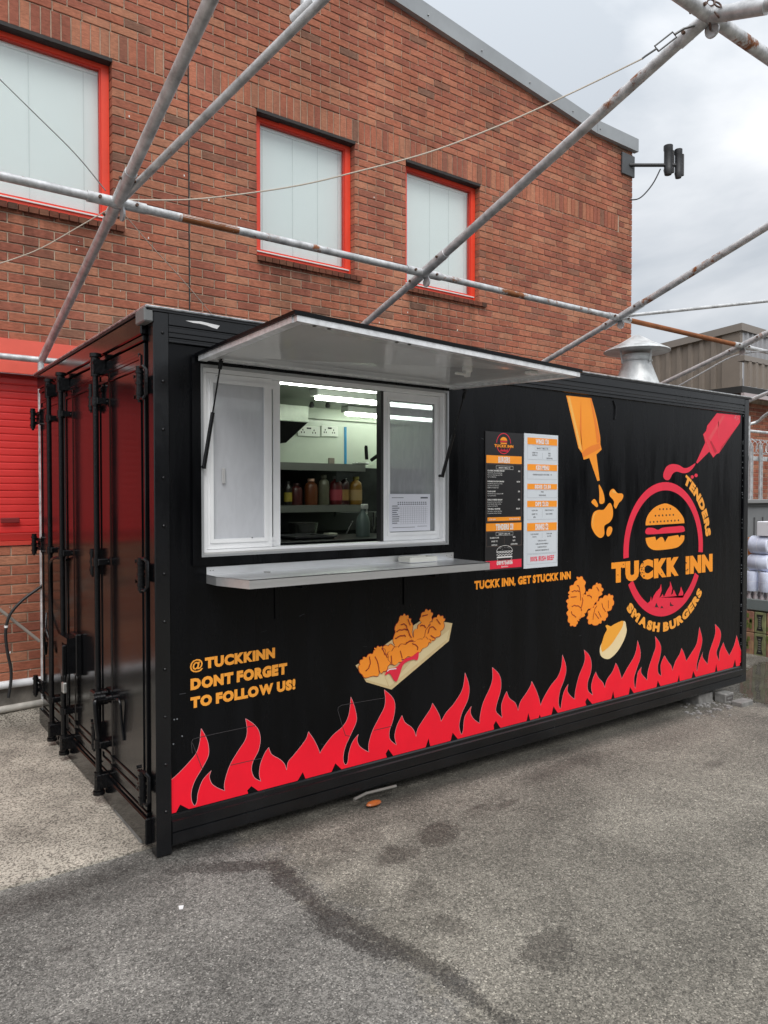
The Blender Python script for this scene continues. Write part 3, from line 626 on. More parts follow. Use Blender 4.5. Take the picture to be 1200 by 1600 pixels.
for z in (2.26, 1.34, .30):
    o = hinge(.055, z, 1, .16)
    t = MB(); t.tube([(-.045, .055, z-.075), (-.04, .012, z-.075), (-.03, .004, z-.06), (-.03, .004, z+.06), (-.04, .012, z+.075), (-.045, .055, z+.075)], .009, 8); t.build('hinge_loop', blkh, o, True)
for z in (2.28, 1.34, .33): hinge(.892, z, -1 if z > 2 else 1, .15)
for z in (2.29, 1.36, .30): hinge(2.47, z, -1, .15)
# handles
def bent(pts, r, name, parent): t = MB(); t.tube(spline(pts, 5), r, 10); return t.build(name, blkh, parent, True)
y, z = D(188, 1150)
o = bent([(-.062, .745, .60), (-.085, .69, .585), (-.10, .655, .60), (-.105, .645, .57), (-.10, .64, .48), (-.09, .64, .40)], .014, 'door_handle', rods[2])
t = MB(); t.box(-.095, -.012, .70, .80, .555, .63, .008); t.tube([(-.05, .66, .61), (-.11, .66, .61)], .02, 12); t.tube([(-.012, .655, .60), (-.09, .655, .60)], .016, 10); t.build('handle_hub', blkh, rods[2], True)
bent([(-.015, .60, .60), (-.03, .52, .625), (-.028, .46, .62), (-.02, .455, .50), (-.014, .44, .42)], .008, 'handle_stay', con)
t = MB(); slab(t, 1.28, 1.52, .62, .84, [(1.33, 1.40, .66, .80)], -.10, -.05, lambda u, v, w_: (w_, u, v)); t.box(-.05, -.012, 1.27, 1.42, .60, .86, .006); t.box(-.125, -.098, 1.29, 1.34, .60, .80, .006); t.build('lock_box', blkh, con)
bent([(-.062, 1.875, .70), (-.08, 1.95, .80), (-.07, 2.05, .72), (-.05, 2.1, .60), (-.04, 2.12, .68)], .010, 'door_handle', rods[0])
bent([(-.03, 2.16, .88), (-.05, 2.09, .78), (-.06, 1.98, .72)], .008, 'handle_stay', rods[0])
bent([(-.02, 1.60, 1.30), (-.07, 1.68, 1.31), (-.075, 1.80, 1.27), (-.072, 1.84, 1.15), (-.06, 1.85, .9), (-.06, 1.86, .5)], .010, 'conduit', con)
# padlock
pk = thing('padlock', 'small steel padlock hanging from the lock box on the container doors', 'padlock', (-.11, 1.30, .52))
MB().box(-.125, -.100, 1.275, 1.325, .505, .57, .006).build('lock_body', mat('steel_bright', (.55, .55, .53), .35, .8, vary=.2, scale=40), pk)
bent([(-.112, 1.285, .56), (-.112, 1.286, .60), (-.112, 1.30, .615), (-.112, 1.314, .60), (-.112, 1.315, .56)], .0045, 'shackle', pk)
# concrete packers under the container
t = MB().box(-.02, .12, .165, .62, -.09, .003, .006); t.build('concrete_block', mat('packer_concrete', (.20, .20, .19), .9, vary=.2, scale=14, bump=.3), **tagd('grey concrete packer under the near corner of the kiosk door end', 'block'))

# ---- serving hatch
steel = mat('stainless', (.76, .765, .77), .30, .8, vary=.05, scale=3, rvary=.02, stretch=(1, 9, 9))
upvc = mat('upvc_white', (.90, .91, .92), .32, vary=.04, scale=3)
t = MB(); slab(t, .19, 1.945, 1.372, 2.405, [(WX0, WX1, WZ0, WZ1)], -.018, .0, lambda u, v, w_: (u, w_, v)); t.build('hatch_surround', blks, side)
t = MB(); slab(t, WX0, WX1, WZ0, WZ1, [(WX0+.012, WX1-.012, WZ0+.012, WZ1-.012)], -.020, .05, lambda u, v, w_: (u, w_, v)); t.build('opening_trim', mat('alu_trim', (.40, .41, .42), .4, .5), con)
HL, HR = (.232, -1.0, 2.435), (1.885, -1.02, 2.36)
def hz(u, v): # u 0..1 along, v 0..1 outwards: top surface of the raised flap
    a = V((.205, -.012, 2.41)).lerp(V((1.90, -.012, 2.41)), u); b = V((.205, -1.01, 2.425)).lerp(V((1.895, -1.03, 2.362)), u); return a.lerp(b, v)
def flap(mb, u0, u1, v0, v1, z0, z1):
    c = [hz(u0, v0), hz(u1, v0), hz(u1, v1), hz(u0, v1)]
    return mb.add([q+V((0, 0, z0)) for q in c]+[q+V((0, 0, z1)) for q in c], [(3, 2, 1, 0), (4, 5, 6, 7), (0, 1, 5, 4), (1, 2, 6, 5), (2, 3, 7, 6), (3, 0, 4, 7)])
flo = flap(MB(), 0, 1, 0, 1, -.006, .010).build('serving_hatch_flap', blks, con)
panel = mat('flap_white_panel', (.66, .67, .67), .17, vary=.05, scale=2, rvary=.05, coat=.3, spec=.7)
t = MB(); flap(t, .03, .97, .05, .955, -.014, -.0065); t.build('flap_lining', panel, flo)
t = MB(); flap(t, .008, .992, .962, .995, -.030, -.0065); flap(t, .005, .03, .03, .962, -.030, -.0065); flap(t, .97, .995, .03, .962, -.030, -.0065); flap(t, .03, .97, .015, .05, -.022, -.0065)
t.build('flap_frame', mat('alu_white_frame', (.80, .81, .82), .32, .35, vary=.15, scale=25), flo)
q = hz(.86, .86)+V((0, 0, -.02)); t = MB(); t.box(q.x-.02, q.x+.04, q.y-.02, q.y+.02, q.z-.012, q.z+.004, .003); t.build('catch_plate', mat('white_catch', (.75, .75, .73), .4), flo); t = MB(); q = hz(.69, .70); t.lathe((q.x, q.y, q.z-.065), [(.016, 0), (.018, .02), (.026, .028), (.026, .052)], 14)
t.box(q.x-.08, q.x-.01, q.y-.008, q.y+.008, q.z-.06, q.z-.048, .003); t.build('flap_catch', mat('white_catch', (.75, .75, .73), .4), flo, True)
ln = MB()
for u in (.06, .10, .30, .34): 
    q = hz(u, .978); ln.box(q.x-.006, q.x+.006, q.y-.006, q.y+.006, q.z-.033, q.z-.031)
ln.build('frame_hole', mat('hole_black', (.01, .01, .01), .8), flo)
def strut(top, bot):
    T, B = V(top), V(bot); t = MB(); m_ = B+(T-B)*.50
    t.tube([B, m_], .0105, 12); o = t.build('gas_strut', blkh, con, True)
    t = MB(); t.tube([m_, T], .0045, 10); t.build('piston_rod', blkh, o, True)
    t = MB(); t.tube([T+(B-T)*.10, T+(B-T)*.02], .011, 10); t.box(T.x-.012, T.x+.012, T.y-.014, T.y+.014, T.z-.004, T.z+.02, .003); t.tube([B+V((0, .0, -.01)), B+(T-B)*.04], .010, 10); t.tube([B, B+V((0, .03, 0))], .009, 8); t.build('end_fitting', blkh, o, True)
strut(tuple(P(346, 560, 'z', 2.40)), (.243, -.035, 1.862)); strut(tuple(P(727, 610, 'z', 2.365)), (1.80, -.035, 1.842))
# windows in the opening
YF = .005
t = MB(); slab(t, WX0+.013, WX1-.013, WZ0+.013, WZ1-.013, [(WX0+.035, WX1-.035, WZ0+.034, WZ1-.034)], -.004, .075, lambda u, v, w_: (u, w_, v))
fr = t.build('window_frame', upvc, con)
t = MB().box(WX0+.013, WX1-.013, -.012, -.005, WZ0+.004, WZ0+.022, .003); t.build('frame_sill', mat('alu_sill', (.62, .62, .61), .3, .4), con)
mesh_glass = glass_mat('screened_glass', (.85, .88, .9), .55, .60, (.50, .51, .53), .05)
blind_glass = glass_mat('blinded_glass', (.8, .82, .84), .45, .74, (.74, .755, .79), .03)
def sash(x0, x1, y, fw, gm, nm='window_sash', inner=None):
    z0, z1 = WZ0+.036, WZ1-.036
    t = MB(); slab(t, x0, x1, z0, z1, [(x0+fw, x1-fw, z0+fw+.004, z1-fw-.002)], y, y+.03, lambda u, v, w_: (u, w_, v)); o = t.build(nm, upvc, con)
    t = MB(); slab(t, x0+fw-.014, x1-fw+.014, z0+fw-.012, z1-fw+.012, [(x0+fw+.004, x1-fw-.004, z0+fw+.008, z1-fw-.006)], y-.007, y+.0, lambda u, v, w_: (u, w_, v)); t.build('glazing_bead', upvc, o)
    MB().box(x0+fw, x1-fw, y+.012, y+.017, z0+fw+.004, z1-fw-.002).build('pane', gm, o)
    return o
s1 = sash(.262, .640, .006, .042, blind_glass); s2 = sash(.40, .708, .040, .042, glass_mat('clear_glass', (.9, .95, .93), .5)); s3 = sash(1.392, 1.838, .030, .042, mesh_glass)
MB().box(1.372, 1.391, .026, .07, WZ0+.036, WZ1-.036).build('sash_stile', mat('seal_dark', (.02, .02, .02), .6), con)
MB().box(.46, .475, .025, .031, WZ0+.09, WZ1-.09).build('mullion_strip', upvc, s1)
t = MB(); t.box(.355, .375, .002, .010, 1.78, 1.86, .004); t.build('sash_lock', mat('lock_grey', (.5, .5, .5), .4), s1)
# paper notice on the right pane
nx0, nz0 = P(608, 771, 'y', .022).x, P(608, 829, 'y', .022).z; nx1, nz1 = P(672, 771, 'y', .022).x, P(672, 772, 'y', .022).z
nz0 = P(608, 831, 'y', .022).z
nt_ = thing('paper_notice', 'white printed schedule sheet taped low on the right hand window pane', 'notice', (nx0, .022, nz0))
MB().box(nx0, nx1, .0215, .0222, nz0, nz1).build('sheet', mat('paper_blueish', (.78, .79, .86), .6), nt_)
pr = MB(); W_, H_ = nx1-nx0, nz1-nz0
def nb(u0, u1, v0, v1): pr.box(nx0+u0*W_, nx0+u1*W_, .0208, .0213, nz0+v0*H_, nz0+v1*H_)
nb(.06, .34, .895, .91); nb(.76, .94, .88, .92)
for i in range(12): nb(.28+i*.055, .282+i*.055, .2, .66)
for i in range(9): nb(.05, .94, .2+i*.057, .203+i*.057)
for i in range(9): nb(.07, .07+random.uniform(.1, .18), .215+i*.057, .235+i*.057)
for i in range(14): nb(.2+i*.052, .23+i*.052, .71, .74); nb(.2+i*.052, .225+i*.052, .76, .79)
nb(.08, .62, .10, .112); nb(.68, .92, .12, .13)
pr.build('notice_print', mat('print_grey', (.12, .13, .16), .7), nt_)
# counter
t = MB(); cz = 1.320
top = [(.266, -.0005), (.266, -.12), (.335, -.345), (1.905, -.345), (1.905, -.0005)]
t.prism([(x, y, cz-.002) for x, y in top], (0, 0, .004)); 
lip = [(.266, -.002), (.266, -.12), (.335, -.345), (1.905, -.345), (1.905, -.002)]
for (xa, ya), (xb, yb) in zip(lip, lip[1:]): t.add([(xa, ya, cz+.002), (xb, yb, cz+.002), (xb, yb, cz-.042), (xa, ya, cz-.042)], [(0, 1, 2, 3)])
t.add([(x, y+(.012 if y < -.2 else 0), cz-.042) for x, y in lip]+[(x, y, cz-.042) for x, y in lip], [(0, 1, 6, 5), (1, 2, 7, 6), (2, 3, 8, 7), (3, 4, 9, 8)])
cnt = t.build('counter_shelf', steel, con)
t = MB().box(.266, 1.92, -.006, -.001, cz+.002, cz+.040, .001); t.build('splash_lip', steel, cnt)
bk = None
for x in (.66, 1.53):
    t = MB(); t.box(x-.010, x+.010, -.010, -.001, cz-.26, cz-.045, .002); t.box(x-.014, x+.014, -.30, -.022, cz-.066, cz-.045, .002); t.build('shelf_bracket', blks, cnt)
scr = MB()
for x in (.285, .30, 1.86, 1.90): scr.tube([(x, -.006, cz+.022), (x, -.009, cz+.022)], .003, 6)
scr.build('shelf_screw', mat('steel_dull', (.4, .4, .4)), cnt)
tr_ = thing('napkin_holder', 'small open white steel holder standing on the serving counter', 'holder', (1.50, -.12, cz+.003))
A = P(631, 877, 'z', cz+.003); B = P(672, 878, 'z', cz+.003)
x0, x1 = 1.46, 1.67; y0, y1 = -.14, -.03
t = MB(); t.box(x0, x1, y0, y1, cz+.004, cz+.009, .001); t.build('tray_base', steel, tr_)
t = MB(); slab(t, x0, x1, y0, y1, [(x0+.006, x1-.006, y0+.006, y1-.006)], cz+.009, cz+.036, lambda u, v, w_: (u, v, w_)); t.build('tray_rim', mat('cream_steel', (.62, .62, .57), .4), tr_)
t = MB(); t.box(x0+.07, x0+.078, y0+.006, y1-.006, cz+.009, cz+.03); t.box(x0+.078, x1-.03, y0+.04, y0+.048, cz+.009, cz+.03); t.build('divider', mat('cream_steel', (.62, .62, .57), .4), tr_)
t = MB(); t.tube([(.56, -.09, cz+.003), (.56, -.09, cz+.007)], .018, 12); t.build('coin_dish', mat('dull_grey', (.25, .25, .25), .5), **tagd('tiny grey cap lying on the left part of the serving counter', 'cap'))

# ---- interior
iw = mat('interior_panel', (.58, .64, .54), .35, vary=.06, scale=2)
ist = mat('interior_steel_dark', (.035, .037, .038), .35, .5, vary=.3, scale=5)
t = MB().box(.06, 5.4, 2.36, 2.385, 1.985, 2.5); lin = t.build('lining_wall', iw, con)
MB().box(.06, 5.4, 2.356, 2.384, .2, 1.984).build('lining_lower', ist, con)
MB().box(.06, 5.4, .07, 2.36, 2.52, 2.54).build('lining_ceiling', mat('interior_ceiling', (.30, .33, .28), .4, vary=.2, scale=2), con)
MB().box(.06, 5.4, 2.30, 2.358, 2.42, 2.519).build('cornice_trunking', mat('trunking', (.55, .62, .50), .4), con)
MB().box(3.6, 3.64, .06, 2.35, .2, 2.51).build('partition', iw, con)
MB().box(.052, .09, .06, 2.35, .2, 2.51).build('end_lining', ist, con)
for i, (yy, px0) in enumerate(((.72, 380), (1.27, 490), (2.05, 538))):
    x0 = P(px0, 620, 'y', yy).x; zc = 2.455
    t = MB().box(x0, x0+1.55, yy-.06, yy+.06, zc+.012, zc+.062, .006); bt = t.build('light_batten', mat('batten_white', (.7, .75, .68), .4), con)
    t = MB(); t.tube([(x0+.02, yy, zc), (x0+1.5, yy, zc)], .019, 12); t.build('fluorescent_tube', mat('tube_lit', (.9, .95, .9), .5, emit=(.92, 1, .88, 12)), bt, True)
# extractor hood and shelves
hx = P(482, 640, 'y', 1.75).x
zt = P(482, 617, 'y', 1.75).z; zb = P(482, 660, 'y', 1.75).z
t = MB().box(.3, hx, 1.75, 2.34, zb, 2.45, .004); hood = t.build('extractor_hood', mat('hood_green', (.55, .62, .50), .35, vary=.15, scale=6), con)
t = MB(); q = P(445, 692, 'y', 1.78); t.prism([(.3, 1.76, zb-.001), (hx-.002, 1.76, zb-.001), (q.x, 1.76, q.z), (.3, 1.76, q.z)], (0, .5, 0)); t.build('hood_filter', mat('soot_black', (.002, .002, .002), .8, spec=.1), hood)
for (pya, pyb, xr_px, nm) in ((722, 734, 571, 1), (790, 801, 568, 2)):
    yv = 1.98; xr = P(xr_px, pya, 'y', yv).x; za = P(443, pya, 'y', yv).z; zb_ = P(443, pyb, 'y', yv).z
    t = MB(); t.box(.8, xr, yv, 2.35, za-.004, za, 0); t.box(.8, xr, yv, yv+.004, zb_, za-.004); s_ = t.build('wall_shelf', mat('shelf_steel', (.20, .205, .19), .35, .4), con)
    t = MB(); t.prism([(xr-.30, yv+.02, zb_), (xr-.02, yv+.02, zb_), (xr-.30, yv+.02, zb_-.10)], (0, .01, 0)) if nm == 1 else t.prism([(xr-.3, yv+.02, zb_), (xr-.28, yv+.02, zb_), (xr-.29, yv+.02, zb_-.05)], (0, .01, 0)); t.build('shelf_gusset', ist, s_)
    if nm == 2: LZ = za
    else: UZ = za
for (pa, pb) in (((464, 664), (499, 683)), ((501, 665), (527, 685))):
    A = P(pa[0], 665, 'y', 2.35); B = P(pb[0], 683, 'y', 2.35)
    t = MB().box(A.x, B.x, 2.335, 2.358, B.z, A.z, .003); so_ = t.build('socket_outlet', mat('socket_white', (.72, .76, .68), .35), con)
    t = MB(); w3 = B.x-A.x
    for u in (.22, .72):
        for du, dv in ((0, .62), (-.06, .38), (.06, .38)): t.box(A.x+w3*(u+du)-.004, A.x+w3*(u+du)+.004, 2.332, 2.336, B.z+(A.z-B.z)*dv-.007, B.z+(A.z-B.z)*dv+.007)
    for u in (.44, .54): t.box(A.x+w3*u-.010, A.x+w3*u+.010, 2.330, 2.336, B.z+(A.z-B.z)*.72, B.z+(A.z-B.z)*.86)
    t.build('pin_hole', mat('pin_dark', (.02, .02, .02), .6), so_)
A = P(538, 667, 'y', 2.355); B = P(541.5, 720, 'y', 2.355); MB().box(A.x, B.x, 2.352, 2.3595, UZ, A.z).build('blue_strip', mat('blue_film', (.03, .25, .48), .4), con)
A = P(518, 712, 'y', 2.35); MB().box(A.x-.03, A.x+.03, 2.345, 2.358, UZ, UZ+.07).build('wall_switch', mat('brownish', (.2, .17, .14), .5), con)
def bottle(name, lab, cat, px, w_px, py_top, c, capc, labc=None, sq=False, yv=2.10, zb_=None, group=None):
    zb_ = LZ+.002 if zb_ is None else zb_
    A = P(px, 780, 'y', yv); r = 1.22*w_px/2*(A-CAM).dot(FWD)/FPX; zt = P(px, py_top, 'y', yv).z; h = zt-zb_
    o = thing(name, lab, cat, (A.x, yv, zb_), group)
    t = MB(); t.lathe((A.x, yv, zb_), [(r*.94, 0), (r, .008), (r, h*.66), (r*.88, h*.78), (r*.42, h*.87), (r*.38, h*.91)], 4 if sq else 18, 1.1 if sq else 1, .8)
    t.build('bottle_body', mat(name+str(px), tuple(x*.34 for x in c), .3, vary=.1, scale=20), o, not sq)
    t = MB(); t.lathe((A.x, yv, zb_+h*.9), [(r*.48, 0), (r*.48, h*.10)], 12); t.build('cap', mat('cap'+str(px), capc, .4), o)
    if labc:
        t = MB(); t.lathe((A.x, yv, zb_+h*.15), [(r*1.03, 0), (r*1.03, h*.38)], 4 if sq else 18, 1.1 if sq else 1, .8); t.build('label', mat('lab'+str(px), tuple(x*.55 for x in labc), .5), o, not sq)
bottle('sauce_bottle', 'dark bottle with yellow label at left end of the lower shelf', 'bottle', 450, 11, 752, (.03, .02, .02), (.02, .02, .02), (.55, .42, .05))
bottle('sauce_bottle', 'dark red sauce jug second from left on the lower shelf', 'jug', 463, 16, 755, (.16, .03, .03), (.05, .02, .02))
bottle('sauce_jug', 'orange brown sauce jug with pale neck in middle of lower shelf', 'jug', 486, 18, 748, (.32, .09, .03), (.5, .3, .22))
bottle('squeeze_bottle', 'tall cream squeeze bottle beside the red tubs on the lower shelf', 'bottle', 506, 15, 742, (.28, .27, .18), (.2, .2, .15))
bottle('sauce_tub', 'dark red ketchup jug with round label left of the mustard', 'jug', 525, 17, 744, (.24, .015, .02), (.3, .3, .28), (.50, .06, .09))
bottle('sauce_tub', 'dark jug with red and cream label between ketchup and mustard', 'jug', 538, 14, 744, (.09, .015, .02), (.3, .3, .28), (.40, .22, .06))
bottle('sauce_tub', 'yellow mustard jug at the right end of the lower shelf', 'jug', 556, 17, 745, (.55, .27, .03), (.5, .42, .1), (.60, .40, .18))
# utensils on the upper shelf
ut = thing('spatula', 'black handled spatula standing up on right end of the upper shelf', 'spatula', tuple(P(573, 722, 'y', 2.0)))
bent([P(573, 718, 'y', 1.99), P(572, 700, 'y', 1.99), P(572, 698, 'y', 1.99)], .016, 'handle', ut)
t = MB(); A = P(574, 722, 'y', 1.98); t.box(A.x-.12, A.x+.02, 1.975, 2.05, UZ+.002, UZ+.018, .004); t.build('blade', steel, ut)
bent([P(580, 719, 'y', 2.0), P(590, 712, 'y', 2.0), P(600, 705, 'y', 2.0)], .017, 'handle_black', thing('ladle', 'black handled tool lying tilted beside the spatula inside the kiosk', 'utensil', tuple(P(590, 715, 'y', 2.0))))
# spray bottle, dark gear below
sp = P(567, 838, 'y', 1.2); spb = thing('spray_bottle', 'translucent trigger spray bottle behind the counter inside the kiosk', 'spray bottle', tuple(sp))
r = .055; t = MB(); t.lathe((sp.x, sp.y, sp.z), [(r, 0), (r, .10), (r*.8, .15), (r*.35, .19), (r*.3, .21)], 18); t.build('bottle_body', mat('spray_body', (.11, .145, .14), .3), spb, True)
t = MB(); t.box(sp.x-.015, sp.x+.045, sp.y-.012, sp.y+.012, sp.z+.21, sp.z+.25, .005); t.box(sp.x+.03, sp.x+.04, sp.y-.008, sp.y+.008, sp.z+.17, sp.z+.21, .003); t.build('trigger', mat('trigger_white', (.6, .6, .58), .4), spb)
MB().box(.3, 3.5, .95, 1.6, sp.z-.04, sp.z-.002, .004).build('worktop', mat('worktop_dark', (.02, .02, .022), .3, .5), con)
tk = thing('black_crate', 'black plastic tray standing on the worktop inside the kiosk', 'tray', (1.4, 1.2, sp.z))
A = P(452, 850, 'y', 1.2); B = P(512, 838, 'y', 1.2)
t = MB().box(A.x, B.x, 1.1, 1.45, sp.z, B.z, .008); t.build('tray_body', mat('black_matt', (.012, .012, .013), .4), tk)
t = MB(); slab(t, A.x-.01, B.x+.01, 1.09, 1.46, [(A.x+.01, B.x-.01, 1.11, 1.44)], B.z, B.z+.012, lambda u, v, w_: (u, v, w_)); t.build('tray_rim', mat('rim_grey', (.08, .08, .085), .3), tk)
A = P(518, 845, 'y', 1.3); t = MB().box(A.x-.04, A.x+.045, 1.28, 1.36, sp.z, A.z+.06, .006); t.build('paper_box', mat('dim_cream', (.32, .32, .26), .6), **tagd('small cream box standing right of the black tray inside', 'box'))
A = P(582, 800, 'y', 1.9)
t = MB(); t.tube([P(584, 800, 'y', 1.9), P(584, 830, 'y', 1.9)], .008, 8); t.tube([P(579, 840, 'y', 1.9), P(583, 822, 'y', 1.9)], .012, 8); t.tube([P(539, 838, 'y', 1.9), P(550, 815, 'y', 1.9)], .006, 8)
t.build('steel_fitting', mat('fitting_steel', (.3, .3, .3), .25, .9), con, True)

# clutter under and on the shelves
stn = mat('pan_steel', (.28, .28, .27), .25, .9)
pn = thing('steel_pan', 'steel pan stacked on the worktop under the lower shelf inside', 'pan', tuple(P(470, 826, 'y', 1.75)))
q = P(474, 832, 'y', 1.75); t = MB(); t.lathe((q.x, q.y, sp.z), [(.11, 0), (.125, .09), (.13, .095), (.12, .096)], 20); t.build('pan_body', stn, pn, True)
for k_, (px_, ln_k) in enumerate(((596, .22), (588, .16))):
    q = P(px_-8, 808, 'y', 2.2); o = thing('hanging_utensil', ['long steel utensil hanging beside the lower shelf near the dark stile', 'short steel utensil hanging just left of the longer one'][k_], 'utensil', tuple(q))
    t = MB(); t.tube([q, q-V((0, 0, ln_k))], .006, 8); t.lathe((q.x, q.y, q.z-ln_k-.03), [(.03, 0), (.035, .015), (.01, .03)], 12, 1, .4); t.build('utensil_body', stn, o, True)
t = MB(); t.tube(spline([P(443, 617, 'y', 2.3), P(480, 620, 'y', 2.3), P(520, 626, 'y', 2.3), P(560, 634, 'y', 2.3)]), .006, 6); t.build('ceiling_cable', mat('cable_dark', (.03, .03, .03), .5), con, True)
for px_ in (487, 512):
    q = P(px_, 637, 'y', 1.95); t = MB(); t.lathe((q.x, q.y, q.z), [(.018, 0), (.022, .02), (.012, .05)], 10); t.build('ceiling_fitting', mat('cable_dark', (.03, .03, .03)), con, True)
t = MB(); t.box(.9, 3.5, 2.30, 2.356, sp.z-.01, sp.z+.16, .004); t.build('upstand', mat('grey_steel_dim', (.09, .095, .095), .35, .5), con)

# ---- graphics on the side
S2 = lambda px, py: P(px, py, 'y', 0)
cm_red = mat('vinyl_red', (.95, .007, .028), .38, vary=.05, scale=3); cm_org = mat('vinyl_orange', (1.0, .33, .020), .42, vary=.04, scale=4); cm_crim = mat('vinyl_crimson', (.82, .022, .058), .4, vary=.05, scale=4)
cm_tan = mat('vinyl_tan', (.66, .50, .26), .45, vary=.08, scale=8); cm_tan2 = mat('vinyl_tan_light', (.74, .60, .34), .45); cm_line = mat('vinyl_outline', (.30, .028, .012), .5); cm_org2 = mat('vinyl_dark_orange', (.78, .17, .025), .45)
cm_cream = mat('vinyl_cream', (.86, .68, .38), .45); cm_wht = mat('vinyl_white', (.82, .84, .86), .4); cm_blk = mat('vinyl_black', (.016, .016, .018), .35); cm_yel = mat('vinyl_yellow', (1.0, .31, .025), .42); cm_pale = mat('vinyl_pale_edge', (.70, .32, .34), .5)
cm_txt = mat('vinyl_amber', (.98, .38, .045), .45, vary=.06, scale=5)
def curve2(pts, k=5):
    if len(pts) < 3: return [tuple(p) for p in pts]
    o = []
    for i in range(len(pts)-1):
        a_, b_, c_, d_ = pts[max(i-1, 0)], pts[i], pts[i+1], pts[min(i+2, len(pts)-1)]
        for j in range(k):
            t = j/k; o.append(tuple(.5*((2*b_[q])+(c_[q]-a_[q])*t+(2*a_[q]-5*b_[q]+4*c_[q]-d_[q])*t*t+(3*b_[q]-a_[q]-3*c_[q]+d_[q])*t**3) for q in (0, 1)))
    o.append(tuple(pts[-1])); return o
def closed(pts, k=5):
    n = len(pts); o = []
    for i in range(n):
        a_, b_, c_, d_ = pts[i-1], pts[i], pts[(i+1) % n], pts[(i+2) % n]
        for j in range(k):
            t = j/k; o.append(tuple(.5*((2*b_[q])+(c_[q]-a_[q])*t+(2*a_[q]-5*b_[q]+4*c_[q]-d_[q])*t*t+(3*b_[q]-a_[q]-3*c_[q]+d_[q])*t**3) for q in (0, 1)))
    return o
class Trace:
    def __init__(s, ox, oy, sx): s.o = (ox, oy, sx)
    def w(s, p): q = S2(s.o[0]+p[0]/s.o[2], s.o[1]+p[1]/s.o[2]); return (q.x, q.z)
    def poly(s, mb, pts, lay): mb.poly([(x, -.0007*lay, z) for x, z in map(s.w, pts)])
def ribbon(mb, pts, wd, lay):
    n = len(pts)
    for i in range(n-1):
        (x0, z0), (x1, z1) = pts[i], pts[i+1]; d = hypot(x1-x0, z1-z0)
        if d < 1e-6: continue
        nx, nz = -(z1-z0)/d*wd/2, (x1-x0)/d*wd/2; y = -.0007*lay
        mb.poly([(x0+nx, y, z0+nz), (x1+nx, y, z1+nz), (x1-nx, y, z1-nz), (x0-nx, y, z0-nz)])
T1 = Trace(260, 1080, 6); T2 = Trace(440, 1060, 6); T3 = Trace(620, 1030, 6); T4 = Trace(800, 1000, 6.3158); T5 = Trace(970, 960, 6)
